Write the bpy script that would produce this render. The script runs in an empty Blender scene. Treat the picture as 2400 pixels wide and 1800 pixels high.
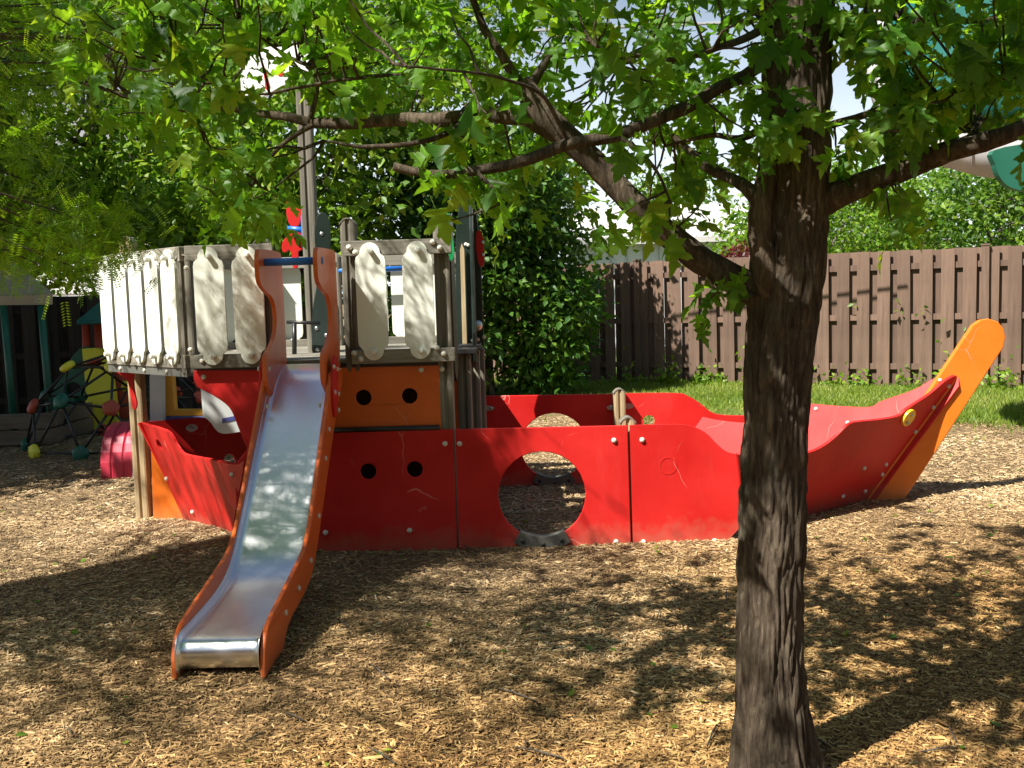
import bpy, bmesh, math, random
import numpy as np
from mathutils import Vector, Matrix, noise
from mathutils.geometry import tessellate_polygon

random.seed(11)
RNG = np.random.default_rng(11)
SC = bpy.context.scene
COL = SC.collection
R = math.radians
PI = math.pi

# ------------------------------------------------------------------ camera
CAM = Vector((0.0, 0.0, 1.5))
FPX = 2400.0
PITCH, ROLL = R(5.0), R(1.7)
_r = Vector((1, 0, 0)); _f = Vector((0, math.cos(PITCH), -math.sin(PITCH))); _u = Vector((0, math.sin(PITCH), math.cos(PITCH)))
C_UP = _u * math.cos(ROLL) + _r * math.sin(ROLL)
C_RT = _r * math.cos(ROLL) - _u * math.sin(ROLL)
C_FW = _f
cam_d = bpy.data.cameras.new('camera'); cam = bpy.data.objects.new('camera', cam_d); COL.objects.link(cam)
cam_d.sensor_width = 36; cam_d.lens = 36.0 * FPX / 2400.0; cam_d.clip_start = 0.05; cam_d.clip_end = 2000
m3 = Matrix((C_RT, C_UP, -C_FW)).transposed()
cam.matrix_world = Matrix.Translation(CAM) @ m3.to_4x4()
SC.camera = cam

# ------------------------------------------------------------------ light
SUN_L = Vector((0.64, 0.54, -1.0)).normalized()        # travel direction of sunlight
w = bpy.data.worlds.new('World'); SC.world = w; w.use_nodes = True
nt = w.node_tree
sky = nt.nodes.new('ShaderNodeTexSky'); sky.sky_type = 'NISHITA'; sky.sun_disc = False
sky.sun_elevation = math.asin(-SUN_L.z)
sky.sun_rotation = math.atan2(-SUN_L.x, -SUN_L.y) % (2 * PI)
sky.air_density = 1.0; sky.dust_density = 1.0; sky.ozone_density = 1.0
# summer haze: the sky pales evenly towards the horizon all round
_tc = nt.nodes.new('ShaderNodeTexCoord'); _sx = nt.nodes.new('ShaderNodeSeparateXYZ'); nt.links.new(_tc.outputs['Generated'], _sx.inputs[0])
_mr = nt.nodes.new('ShaderNodeMapRange'); _mr.interpolation_type = 'SMOOTHSTEP'; _mr.inputs[1].default_value = 0.02; _mr.inputs[2].default_value = 0.36; _mr.inputs[3].default_value = 0.85; _mr.inputs[4].default_value = 0.0
nt.links.new(_sx.outputs[2], _mr.inputs[0])
_mx = nt.nodes.new('ShaderNodeMix'); _mx.data_type = 'RGBA'; nt.links.new(_mr.outputs[0], _mx.inputs[0]); nt.links.new(sky.outputs[0], _mx.inputs[6]); _mx.inputs[7].default_value = (11.5, 12.6, 13.4, 1)
nt.links.new(_mx.outputs[2], nt.nodes['Background'].inputs[0])
nt.nodes['Background'].inputs[1].default_value = 0.05
sd = bpy.data.lights.new('sun', 'SUN'); sd.energy = 5.0; sd.angle = R(0.5); sd.color = (1.0, 0.95, 0.87)
sun = bpy.data.objects.new('sun', sd); COL.objects.link(sun); sun.location = (-6, -4, 12)
sun.rotation_euler = SUN_L.to_track_quat('-Z', 'Y').to_euler()
SC.view_settings.view_transform = 'Standard'; SC.view_settings.look = 'None'
SC.view_settings.gamma = 1.0; SC.view_settings.use_curve_mapping = False
SC.view_settings.exposure = 1.12
SC.render.engine = 'CYCLES'
SC.cycles.use_denoising = True
SC.cycles.max_bounces = 7; SC.cycles.transparent_max_bounces = 4
SC.cycles.diffuse_bounces = 2; SC.cycles.transmission_bounces = 5
SC.cycles.sample_clamp_indirect = 6.0

# ------------------------------------------------------------------ measuring helpers
def ray(px, py):
    return C_FW + C_RT * ((px - 1200) / FPX) + C_UP * ((900 - py) / FPX)
def onY(px, py, Y):
    d = ray(px, py); return CAM + d * (Y / d.y)
def onZ(px, py, z=0.0):
    d = ray(px, py); return CAM + d * ((z - CAM.z) / d.z)
def onP(px, py, p, n):
    d = ray(px, py); return CAM + d * ((p - CAM).dot(n) / d.dot(n))
def V(*a): return Vector(a)

# ------------------------------------------------------------------ object helpers
WT = {}
def link(o, parent=None):
    COL.objects.link(o)
    if parent is not None:
        o.parent = parent
        if parent.name in WT: o.matrix_parent_inverse = WT[parent.name].inverted()
    return o
def thing(name, label, cat, loc, group=None):
    o = bpy.data.objects.new(name, None); COL.objects.link(o)
    o.empty_display_size = 0.2
    o.location = loc; WT[o.name] = Matrix.Translation(Vector(loc))
    o['label'] = label; o['category'] = cat
    if group: o['group'] = group
    return o
def tag(o, label, cat, group=None):
    o['label'] = label; o['category'] = cat
    if group: o['group'] = group
    return o
def mesh_obj(name, me, mat, parent=None, smooth=False):
    if mat and not me.materials: me.materials.append(mat)
    if smooth: me.polygons.foreach_set('use_smooth', [True] * len(me.polygons))
    return link(bpy.data.objects.new(name, me), parent)
def bevel(o, wd=0.004, seg=2):
    b = o.modifiers.new('bevel', 'BEVEL'); b.width = wd; b.segments = seg; b.limit_method = 'ANGLE'; b.angle_limit = R(40)
    b.harden_normals = False
    return o

class MB:
    def __init__(s): s.v = []; s.f = []
    def add(s, vs, fs):
        o = len(s.v); s.v += [tuple(x) for x in vs]; s.f += [tuple(i + o for i in f) for f in fs]; return s
    def box(s, c, d, M=None):
        c = Vector(c); hx, hy, hz = d[0] / 2, d[1] / 2, d[2] / 2
        vs = [Vector((x, y, z)) for x in (-hx, hx) for y in (-hy, hy) for z in (-hz, hz)]
        if M is not None: vs = [M @ q for q in vs]
        return s.add([q + c for q in vs], [(0, 1, 3, 2), (4, 6, 7, 5), (0, 4, 5, 1), (2, 3, 7, 6), (0, 2, 6, 4), (1, 5, 7, 3)])
    def prism(s, outer, nrm, th, holes=()):
        """outline (3-D points on one plane) made solid: front face on the outline, back face th behind (along -nrm)"""
        nrm = Vector(nrm).normalized()
        loops = [list(outer)] + [list(h) for h in holes]
        tris = tessellate_polygon([[Vector(p) for p in l] for l in loops])
        flat = [Vector(p) for l in loops for p in l]; n = len(flat)
        vs = flat + [p - nrm * th for p in flat]; fs = []
        for a, b, c in tris:
            g = (flat[b] - flat[a]).cross(flat[c] - flat[a])
            if g.dot(nrm) < 0: b, c = c, b
            fs.append((a, b, c)); fs.append((a + n, c + n, b + n))
        o = 0
        for l in loops:
            k = len(l)
            for i in range(k):
                j = (i + 1) % k; fs.append((o + i, o + j, o + j + n, o + i + n))
            o += k
        return s.add(vs, fs)
    def tube(s, pts, rad, n=8, cap=True, jit=0.0):
        pts = [Vector(p) for p in pts]; m = len(pts)
        if not hasattr(rad, '__len__'): rad = [rad] * m
        vs = []; prev = None
        for i, p in enumerate(pts):
            t = (pts[min(i + 1, m - 1)] - pts[max(i - 1, 0)]).normalized()
            a = prev if prev is not None else (V(0, 0, 1) if abs(t.z) < 0.9 else V(1, 0, 0))
            x = (a - t * a.dot(t)).normalized(); y = t.cross(x); prev = x
            for k in range(n):
                an = 2 * PI * k / n; rr = rad[i] * (1 + (random.uniform(-jit, jit) if jit else 0))
                vs.append(p + x * (math.cos(an) * rr) + y * (math.sin(an) * rr))
        fs = [(i * n + k, i * n + (k + 1) % n, (i + 1) * n + (k + 1) % n, (i + 1) * n + k) for i in range(m - 1) for k in range(n)]
        if cap: fs += [tuple(reversed(range(n))), tuple((m - 1) * n + k for k in range(n))]
        return s.add(vs, fs)
    def dome(s, c, axis, r, h, n=10, base=0.0):
        """rounded bolt head"""
        axis = Vector(axis).normalized(); a = V(0, 0, 1) if abs(axis.z) < 0.9 else V(1, 0, 0)
        x = (a - axis * a.dot(axis)).normalized(); y = axis.cross(x); c = Vector(c)
        rings = [(r, -0.003), (r, h * 0.3), (r * 0.82, h * 0.72), (r * 0.45, h * 0.95)]
        vs = [c + axis * z + (x * math.cos(2 * PI * k / n) + y * math.sin(2 * PI * k / n)) * q for q, z in rings for k in range(n)]
        vs.append(c + axis * h)
        fs = [(i * n + k, i * n + (k + 1) % n, (i + 1) * n + (k + 1) % n, (i + 1) * n + k) for i in range(3) for k in range(n)]
        fs += [(3 * n + k, 3 * n + (k + 1) % n, 4 * n) for k in range(n)]
        return s.add(vs, fs)
    def mesh(s, name):
        me = bpy.data.meshes.new(name); me.from_pydata(s.v, [], s.f); me.validate(); me.update(); return me
    def build(s, name, mat, parent=None, smooth=False, bev=0):
        me = s.mesh(name)
        bm = bmesh.new(); bm.from_mesh(me); bmesh.ops.recalc_face_normals(bm, faces=bm.faces); bm.to_mesh(me); bm.free()
        o = mesh_obj(name, me, mat, parent, smooth)
        if bev: bevel(o, bev)
        return o

def circle(c, r, nrm, n=28, rx=None):
    nrm = Vector(nrm).normalized(); a = V(0, 0, 1) if abs(nrm.z) < 0.9 else V(1, 0, 0)
    y = (a - nrm * a.dot(nrm)).normalized(); x = y.cross(nrm)
    return [Vector(c) + x * math.cos(2 * PI * k / n) * (rx or r) + y * math.sin(2 * PI * k / n) * r for k in range(n)]
def smooth_path(pts, k=4, closed=False):
    P = [Vector(p) for p in pts]; n = len(P); out = []
    rng = range(n) if closed else range(n - 1)
    for i in rng:
        a = P[(i - 1) % n] if (closed or i > 0) else P[i]; b = P[i]; c = P[(i + 1) % n]
        d = P[(i + 2) % n] if (closed or i + 2 < n) else c
        for j in range(k):
            t = j / k
            out.append(0.5 * ((2 * b) + (c - a) * t + (2 * a - 5 * b + 4 * c - d) * t * t + (3 * b - a - 3 * c + d) * t ** 3))
    if not closed: out.append(P[-1].copy())
    return out

def fast_mesh(name, verts, faces, rnd=None):
    """verts (N,3), faces (M,k) -> mesh"""
    me = bpy.data.meshes.new(name)
    verts = np.asarray(verts, dtype=np.float32); faces = np.asarray(faces, dtype=np.int32)
    M, k = faces.shape
    me.vertices.add(len(verts)); me.vertices.foreach_set('co', verts.ravel())
    me.loops.add(M * k); me.loops.foreach_set('vertex_index', faces.ravel())
    me.polygons.add(M); me.polygons.foreach_set('loop_start', np.arange(0, M * k, k, dtype=np.int32))
    me.update(calc_edges=True)
    if rnd is not None:
        at = me.attributes.new('rnd', 'FLOAT', 'POINT'); at.data.foreach_set('value', np.asarray(rnd, dtype=np.float32))
    return me

def cloud(name, tv, tf, pos, size, ydir, ndir, rnd):
    """many copies of a small template (tv, tf): y axis along ydir, z axis near ndir"""
    tv = np.asarray(tv, float); tf = np.asarray(tf, int); n = len(pos); k = len(tv)
    y = ydir / np.linalg.norm(ydir, axis=1, keepdims=True)
    x = np.cross(y, ndir); x /= np.linalg.norm(x, axis=1, keepdims=True) + 1e-9
    z = np.cross(x, y)
    s = np.asarray(size).reshape(-1, 1, 1)
    w_ = (tv[None, :, 0:1] * x[:, None, :] + tv[None, :, 1:2] * y[:, None, :] + tv[None, :, 2:3] * z[:, None, :]) * s + pos[:, None, :]
    f = (tf[None] + (np.arange(n) * k)[:, None, None]).reshape(-1, tf.shape[1])
    return fast_mesh(name, w_.reshape(-1, 3), f, np.repeat(rnd, k))

# ------------------------------------------------------------------ materials
def new_mat(name):
    m = bpy.data.materials.new(name); m.use_nodes = True; return m, m.node_tree, m.node_tree.nodes['Principled BSDF']
def ramp(nt, fac, stops):
    r = nt.nodes.new('ShaderNodeValToRGB'); e = r.color_ramp.elements
    while len(e) < len(stops): e.new(0.5)
    for el, (p, c) in zip(e, stops): el.position = p; el.color = (*c, 1)
    nt.links.new(fac, r.inputs[0]); return r.outputs[0]
def tex(nt, scale=(1, 1, 1), ns=5, detail=4, rough=0.55, coord='Object', dist=0.0):
    tc = nt.nodes.new('ShaderNodeTexCoord'); mp = nt.nodes.new('ShaderNodeMapping'); mp.inputs['Scale'].default_value = scale
    n = nt.nodes.new('ShaderNodeTexNoise'); n.inputs['Scale'].default_value = ns; n.inputs['Detail'].default_value = detail
    n.inputs['Roughness'].default_value = rough; n.inputs['Distortion'].default_value = dist
    nt.links.new(tc.outputs[coord], mp.inputs[0]); nt.links.new(mp.outputs[0], n.inputs[0]); return n.outputs[0]
def bump(nt, bsdf, h, st=0.3, d=0.01):
    b = nt.nodes.new('ShaderNodeBump'); b.inputs['Strength'].default_value = st; b.inputs['Distance'].default_value = d
    nt.links.new(h, b.inputs['Height']); nt.links.new(b.outputs[0], bsdf.inputs['Normal'])
def mix(nt, a, b, fac, mode='MIX'):
    n = nt.nodes.new('ShaderNodeMix'); n.data_type = 'RGBA'; n.blend_type = mode
    for sock, val in ((n.inputs[0], fac), (n.inputs[6], a), (n.inputs[7], b)):
        if hasattr(val, 'node'): nt.links.new(val, sock)
        else: sock.default_value = val if not isinstance(val, tuple) else (*val, 1)
    return n.outputs[2]

def plastic(name, col, rough=0.35, var=0.12, bmp=0.02, scuff=0.5, spec=0.5, dirt=0.0):
    """moulded or sheet plastic: slightly uneven, with dull dusty patches and fine scratches"""
    m, nt, b = new_mat(name)
    n1 = tex(nt, ns=2.2, detail=6); n2 = tex(nt, ns=60, detail=3); n3 = tex(nt, scale=(1, 1, 0.25), ns=9, detail=8, rough=0.7)
    c = tuple(col)
    d = tuple(min(1, x * (1 - var)) for x in c); l = tuple(min(1, x * (1 + var) + 0.012 * var / 0.12) for x in c)
    base = ramp(nt, n1, [(0.3, d), (0.7, l)])
    dust = ramp(nt, n3, [(0.56, (0, 0, 0)), (0.82, (1, 1, 1))])
    ms = nt.nodes.new('ShaderNodeMath'); ms.operation = 'MULTIPLY'; ms.inputs[1].default_value = 0.16 * scuff; nt.links.new(dust, ms.inputs[0])
    base = mix(nt, base, (0.42, 0.36, 0.29), ms.outputs[0])
    if dirt:      # pale wandering scratches, and chip dust rubbed and splashed on near the ground
        tc = nt.nodes.new('ShaderNodeTexCoord'); vo = nt.nodes.new('ShaderNodeTexVoronoi'); vo.feature = 'DISTANCE_TO_EDGE'; vo.inputs['Scale'].default_value = 1.9
        wn = nt.nodes.new('ShaderNodeTexNoise'); wn.inputs['Scale'].default_value = 3.0; nt.links.new(tc.outputs['Object'], wn.inputs[0])
        wv = nt.nodes.new('ShaderNodeVectorMath'); wv.operation = 'MULTIPLY_ADD'; wv.inputs[1].default_value = (0.35, 0.35, 0.35); nt.links.new(wn.outputs['Color'], wv.inputs[0]); nt.links.new(tc.outputs['Object'], wv.inputs[2]); nt.links.new(wv.outputs[0], vo.inputs[0])
        ln = nt.nodes.new('ShaderNodeMapRange'); ln.inputs[1].default_value = 0.0015; ln.inputs[2].default_value = 0.004; ln.inputs[3].default_value = 0.55; ln.inputs[4].default_value = 0.0; nt.links.new(vo.outputs['Distance'], ln.inputs[0])
        mk_ = ramp(nt, tex(nt, ns=2.6, detail=2), [(0.55, (0, 0, 0)), (0.62, (1, 1, 1))]); m1 = nt.nodes.new('ShaderNodeMath'); m1.operation = 'MULTIPLY'; nt.links.new(ln.outputs[0], m1.inputs[0]); nt.links.new(mk_, m1.inputs[1])
        base = mix(nt, base, (0.72, 0.36, 0.30), m1.outputs[0])
        sz_ = nt.nodes.new('ShaderNodeSeparateXYZ'); nt.links.new(tc.outputs['Object'], sz_.inputs[0]); n5 = tex(nt, ns=11, detail=6, rough=0.7)
        am = nt.nodes.new('ShaderNodeMath'); am.operation = 'MULTIPLY_ADD'; am.inputs[1].default_value = -0.32; nt.links.new(n5, am.inputs[0]); nt.links.new(sz_.outputs[2], am.inputs[2])
        dr = nt.nodes.new('ShaderNodeMapRange'); dr.inputs[1].default_value = -0.16; dr.inputs[2].default_value = -0.03; dr.inputs[3].default_value = 0.35 * dirt; dr.inputs[4].default_value = 0.0; nt.links.new(am.outputs[0], dr.inputs[0])
        base = mix(nt, base, (0.30, 0.22, 0.14), dr.outputs[0])
    nt.links.new(base, b.inputs['Base Color'])
    rr = nt.nodes.new('ShaderNodeMapRange'); rr.inputs[3].default_value = rough - 0.07; rr.inputs[4].default_value = rough + 0.18
    nt.links.new(n3, rr.inputs[0]); nt.links.new(rr.outputs[0], b.inputs['Roughness'])
    b.inputs['Specular IOR Level'].default_value = spec
    bump(nt, b, n2, bmp, 0.004); return m
def wood(name, c0, c1, c2, axis=2, rough=0.8, k=1.0):
    m, nt, b = new_mat(name)
    sc = [14 * k, 14 * k, 14 * k]; sc[axis] = 0.7 * k
    g = tex(nt, scale=tuple(sc), ns=3.0, detail=6, rough=0.65, dist=0.4); l = tex(nt, ns=1.7, detail=3)
    base = ramp(nt, g, [(0.25, c0), (0.5, c1), (0.75, c2)])
    v = ramp(nt, l, [(0.3, (0.75, 0.75, 0.75)), (0.7, (1.1, 1.1, 1.1))])
    oi = nt.nodes.new('ShaderNodeObjectInfo'); vv = ramp(nt, oi.outputs['Random'], [(0.0, (0.80, 0.79, 0.78)), (1.0, (1.15, 1.14, 1.13))])     # every board its own tone
    nt.links.new(mix(nt, mix(nt, base, v, 1.0, 'MULTIPLY'), vv, 1.0, 'MULTIPLY'), b.inputs['Base Color'])
    b.inputs['Roughness'].default_value = rough; bump(nt, b, g, 0.35, 0.006); return m
def leaf_mat(name, stops, tstops, trans=0.45, source='attr', rough=0.45, spec=0.35):
    m, nt, b = new_mat(name)
    if source == 'attr':
        a = nt.nodes.new('ShaderNodeAttribute'); a.attribute_name = 'rnd'; f = a.outputs['Fac']
    else:
        a = nt.nodes.new('ShaderNodeObjectInfo'); f = a.outputs['Random']
    nt.links.new(ramp(nt, f, stops), b.inputs['Base Color'])
    b.inputs['Roughness'].default_value = rough; b.inputs['Specular IOR Level'].default_value = spec
    t = nt.nodes.new('ShaderNodeBsdfTranslucent'); nt.links.new(ramp(nt, f, tstops), t.inputs[0])
    x = nt.nodes.new('ShaderNodeMixShader'); x.inputs[0].default_value = trans
    nt.links.new(b.outputs[0], x.inputs[1]); nt.links.new(t.outputs[0], x.inputs[2])
    nt.links.new(x.outputs[0], nt.nodes['Material Output'].inputs[0]); return m

M = {}
M['red'] = plastic('red_sheet_plastic', (0.55, 0.010, 0.008), 0.46, var=0.14, scuff=0.25, spec=0.3, dirt=0.8)
M['orange'] = plastic('orange_sheet_plastic', (0.80, 0.175, 0.007), 0.36, dirt=0.8)
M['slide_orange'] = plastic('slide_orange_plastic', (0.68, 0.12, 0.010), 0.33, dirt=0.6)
M['cream'] = plastic('cream_sheet_plastic', (0.76, 0.78, 0.68), 0.45, var=0.03, scuff=0.35)
M['white'] = plastic('white_sheet_plastic', (0.80, 0.80, 0.78), 0.4, var=0.03)
M['black'] = plastic('black_green_plastic', (0.012, 0.022, 0.018), 0.25, scuff=0.25)
M['rubber'] = plastic('grey_rubber', (0.10, 0.10, 0.085), 0.55, scuff=0.8)
M['blackm'] = plastic('black_metal', (0.012, 0.012, 0.013), 0.32, scuff=0.3)
M['yellow'] = plastic('yellow_plastic', (0.85, 0.50, 0.02), 0.35)
M['lemon'] = plastic('lemon_plastic', (0.80, 0.72, 0.04), 0.4)
M['blue'] = plastic('blue_painted_bar', (0.015, 0.16, 0.60), 0.28, scuff=0.3)
M['green'] = plastic('green_plastic', (0.01, 0.28, 0.09), 0.3)
M['dgreen'] = plastic('dark_green_plastic', (0.012, 0.12, 0.075), 0.4)
M['teal'] = plastic('teal_plastic', (0.006, 0.125, 0.108), 0.4)
M['amber'] = plastic('amber_plastic', (0.55, 0.27, 0.02), 0.45)  # yellow darkened to carry the deep shade behind the stern
M['rust'] = plastic('rust_red_plastic', (0.42, 0.06, 0.025), 0.45)
M['crimson'] = plastic('crimson_plastic', (0.45, 0.02, 0.05), 0.4, scuff=0.9)
M['greyp'] = plastic('grey_plastic', (0.38, 0.40, 0.39), 0.5, scuff=0.9)
M['paleg'] = plastic('pale_grey_plastic', (0.62, 0.60, 0.60), 0.45)
M['beige'] = plastic('beige_plastic', (0.42, 0.37, 0.26), 0.55, scuff=0.8)
M['navy'] = plastic('navy_plastic', (0.03, 0.04, 0.16), 0.45)
M['bolt'] = plastic('cream_bolt_cap', (0.66, 0.64, 0.54), 0.35, scuff=0.6)
M['post'] = wood('weathered_post', (0.085, 0.075, 0.055), (0.185, 0.168, 0.13), (0.29, 0.27, 0.215))
M['postn'] = wood('tan_post', (0.20, 0.14, 0.075), (0.38, 0.29, 0.16), (0.52, 0.42, 0.26))
M['rail'] = wood('weathered_rail', (0.115, 0.105, 0.08), (0.23, 0.215, 0.17), (0.34, 0.32, 0.27), axis=0)
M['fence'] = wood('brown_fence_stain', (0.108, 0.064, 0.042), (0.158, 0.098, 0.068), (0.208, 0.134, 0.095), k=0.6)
M['fenced'] = wood('dark_fence_stain', (0.026, 0.021, 0.018), (0.045, 0.037, 0.031), (0.07, 0.058, 0.048), k=0.6)  # deep shade on the left fence is put into this colour
M['timber'] = wood('sandbox_timber', (0.09, 0.07, 0.05), (0.16, 0.125, 0.09), (0.23, 0.185, 0.135), axis=0)
M['pole'] = wood('grey_utility_pole', (0.14, 0.15, 0.155), (0.23, 0.245, 0.255), (0.31, 0.33, 0.34), k=0.6)
m, nt, b = new_mat('worn_steel'); M['steel'] = m
b.inputs['Metallic'].default_value = 1.0
g = tex(nt, scale=(30, 1.2, 1.2), ns=6, detail=6, rough=0.7); h = tex(nt, ns=3.5, detail=5)
nt.links.new(ramp(nt, h, [(0.3, (0.80, 0.82, 0.84)), (0.7, (0.90, 0.91, 0.92))]), b.inputs['Base Color'])
rr = nt.nodes.new('ShaderNodeMapRange'); rr.inputs[3].default_value = 0.22; rr.inputs[4].default_value = 0.38; nt.links.new(g, rr.inputs[0]); nt.links.new(rr.outputs[0], b.inputs['Roughness'])
bump(nt, b, g, 0.06, 0.002)
m, nt, b = new_mat('bracket_metal'); M['zinc'] = m; b.inputs['Metallic'].default_value = 0.9; b.inputs['Base Color'].default_value = (0.55, 0.56, 0.58, 1); b.inputs['Roughness'].default_value = 0.35

# bark
def bark(name, c0, c1, c2, s=1.0):
    m, nt, b = new_mat(name)
    g = tex(nt, scale=(30 * s, 30 * s, 5 * s), ns=1.8, detail=8, rough=0.7, dist=0.6); l = tex(nt, ns=5 * s, detail=4)
    c = ramp(nt, g, [(0.28, c0), (0.5, c1), (0.72, c2)])
    v = ramp(nt, l, [(0.35, (0.7, 0.68, 0.62)), (0.65, (1.15, 1.12, 1.05))])
    lich = ramp(nt, tex(nt, ns=7 * s, detail=6, rough=0.7), [(0.58, (0, 0, 0)), (0.72, (0.55, 0.55, 0.55))])
    nt.links.new(mix(nt, mix(nt, c, v, 1.0, 'MULTIPLY'), (0.17, 0.17, 0.125), lich), b.inputs['Base Color']); b.inputs['Roughness'].default_value = 0.92
    b.inputs['Specular IOR Level'].default_value = 0.2
    bump(nt, b, g, 1.0, 0.02); return m
M['bark'] = bark('maple_bark', (0.030, 0.023, 0.017), (0.095, 0.074, 0.054), (0.21, 0.172, 0.13))
M['barkd'] = bark('grey_bark', (0.05, 0.042, 0.035), (0.12, 0.105, 0.09), (0.20, 0.18, 0.155), 0.5)
# leaves
M['maple'] = leaf_mat('maple_leaf', [(0, (0.028, 0.085, 0.012)), (0.5, (0.066, 0.170, 0.018)), (0.9, (0.12, 0.245, 0.025)), (1, (0.19, 0.29, 0.03))],
                      [(0, (0.13, 0.33, 0.014)), (0.5, (0.31, 0.63, 0.02)), (0.9, (0.46, 0.74, 0.025)), (1, (0.58, 0.74, 0.03))], 0.54)
M['maple_one'] = leaf_mat('maple_leaf_single', [(0, (0.028, 0.085, 0.012)), (0.5, (0.066, 0.170, 0.018)), (0.9, (0.12, 0.245, 0.025)), (1, (0.19, 0.29, 0.03))],
                      [(0, (0.13, 0.33, 0.014)), (0.5, (0.31, 0.63, 0.02)), (0.9, (0.46, 0.74, 0.025)), (1, (0.58, 0.74, 0.03))], 0.54, 'obj')
M['locust'] = leaf_mat('locust_leaf', [(0, (0.05, 0.13, 0.010)), (0.5, (0.105, 0.21, 0.012)), (1, (0.21, 0.31, 0.02))],
                       [(0, (0.15, 0.40, 0.01)), (0.5, (0.34, 0.64, 0.014)), (1, (0.56, 0.78, 0.02))], 0.5)
M['bush'] = leaf_mat('shrub_leaf', [(0, (0.018, 0.060, 0.010)), (0.55, (0.055, 0.14, 0.016)), (1, (0.16, 0.28, 0.03))],
                     [(0, (0.04, 0.13, 0.01)), (0.6, (0.12, 0.30, 0.015)), (1, (0.28, 0.45, 0.03))], 0.32, spec=0.3, rough=0.48)
M['tree'] = leaf_mat('tree_leaf', [(0, (0.03, 0.08, 0.012)), (0.6, (0.085, 0.18, 0.018)), (1, (0.19, 0.29, 0.03))],
                     [(0, (0.05, 0.16, 0.01)), (0.6, (0.16, 0.34, 0.015)), (1, (0.34, 0.48, 0.03))], 0.38)
M['bright'] = leaf_mat('bright_leaf', [(0, (0.05, 0.13, 0.012)), (0.6, (0.15, 0.28, 0.02)), (1, (0.28, 0.38, 0.04))],
                     [(0, (0.10, 0.25, 0.01)), (0.6, (0.25, 0.45, 0.02)), (1, (0.45, 0.58, 0.04))], 0.4)
M['redleaf'] = leaf_mat('red_leaf', [(0, (0.05, 0.012, 0.012)), (1, (0.18, 0.04, 0.04))], [(0, (0.2, 0.02, 0.02)), (1, (0.35, 0.06, 0.05))], 0.35)
M['grass'] = leaf_mat('grass_blade', [(0, (0.11, 0.18, 0.018)), (0.6, (0.23, 0.30, 0.04)), (1, (0.46, 0.43, 0.16))],
                     [(0, (0.12, 0.28, 0.01)), (0.6, (0.26, 0.42, 0.02)), (1, (0.45, 0.45, 0.12))], 0.35)
# wood chips
def chip_mat(name, attr):
    m, nt, b = new_mat(name)
    if attr:
        a = nt.nodes.new('ShaderNodeAttribute'); a.attribute_name = 'rnd'; f = a.outputs['Fac']
    else:
        f = tex(nt, scale=(1, 1.0, 1), ns=70, detail=6, rough=0.75)
    tc = nt.nodes.new('ShaderNodeTexCoord'); n = nt.nodes.new('ShaderNodeTexNoise'); n.inputs['Scale'].default_value = 0.35; n.inputs['Detail'].default_value = 3
    nt.links.new(tc.outputs['Object'], n.inputs[0])
    fresh = [(0.0, (0.055, 0.032, 0.014)), (0.3, (0.18, 0.094, 0.034)), (0.6, (0.40, 0.230, 0.080)), (0.85, (0.60, 0.40, 0.155)), (1.0, (0.76, 0.59, 0.32))]
    old = [(0.0, (0.05, 0.034, 0.020)), (0.3, (0.17, 0.110, 0.056)), (0.6, (0.37, 0.255, 0.130)), (0.85, (0.58, 0.43, 0.24)), (1.0, (0.74, 0.64, 0.45))]
    if not attr:
        sh = [0.28, 0.42, 0.52, 0.64, 0.8]
        fresh = [(s_, tuple(x * 0.8 for x in c)) for s_, (p, c) in zip(sh, fresh)]; old = [(s_, tuple(x * 0.8 for x in c)) for s_, (p, c) in zip(sh, old)]
    # fresher golden chips were spread round the maple, older greyer ones towards the left and back
    sp = nt.nodes.new('ShaderNodeSeparateXYZ'); nt.links.new(tc.outputs['Object'], sp.inputs[0])
    mm = nt.nodes.new('ShaderNodeMath'); mm.operation = 'MULTIPLY_ADD'; mm.inputs[1].default_value = -0.55; nt.links.new(sp.outputs[0], mm.inputs[0]); nt.links.new(sp.outputs[1], mm.inputs[2])
    ad = nt.nodes.new('ShaderNodeMath'); ad.operation = 'MULTIPLY_ADD'; ad.inputs[1].default_value = 5.0; nt.links.new(n.outputs[0], ad.inputs[0]); nt.links.new(mm.outputs[0], ad.inputs[2])
    mr = nt.nodes.new('ShaderNodeMapRange'); mr.inputs[1].default_value = 5.6; mr.inputs[2].default_value = 8.6; nt.links.new(ad.outputs[0], mr.inputs[0])
    nt.links.new(mix(nt, ramp(nt, f, fresh), ramp(nt, f, old), mr.outputs[0]), b.inputs['Base Color'])
    b.inputs['Roughness'].default_value = 0.85; b.inputs['Specular IOR Level'].default_value = 0.25
    if not attr: bump(nt, b, f, 0.9, 0.03)
    return m
M['chip'] = chip_mat('wood_chips', True); M['mulch'] = chip_mat('mulch_bed', False)
m, nt, b = new_mat('lawn_soil'); M['lawn'] = m
n = tex(nt, ns=9, detail=7, rough=0.7)
nt.links.new(ramp(nt, n, [(0.3, (0.05, 0.085, 0.018)), (0.55, (0.12, 0.17, 0.03)), (0.75, (0.24, 0.25, 0.08))]), b.inputs['Base Color']); b.inputs['Roughness'].default_value = 0.9; bump(nt, b, n, 0.6, 0.03)
def flat(name, col, rough=0.7, ns=4, var=0.15, scale=(1, 1, 1)):
    m, nt, b = new_mat(name); n = tex(nt, scale=scale, ns=ns, detail=5)
    nt.links.new(ramp(nt, n, [(0.3, tuple(x * (1 - var) for x in col)), (0.7, tuple(min(1, x * (1 + var)) for x in col))]), b.inputs['Base Color']); b.inputs['Roughness'].default_value = rough; return m
M['siding'] = flat('white_siding', (0.74, 0.75, 0.76), 0.6, 2, 0.05); M['roof'] = flat('pale_metal_roof', (0.50, 0.48, 0.46), 0.5, 2, 0.08)
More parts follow.
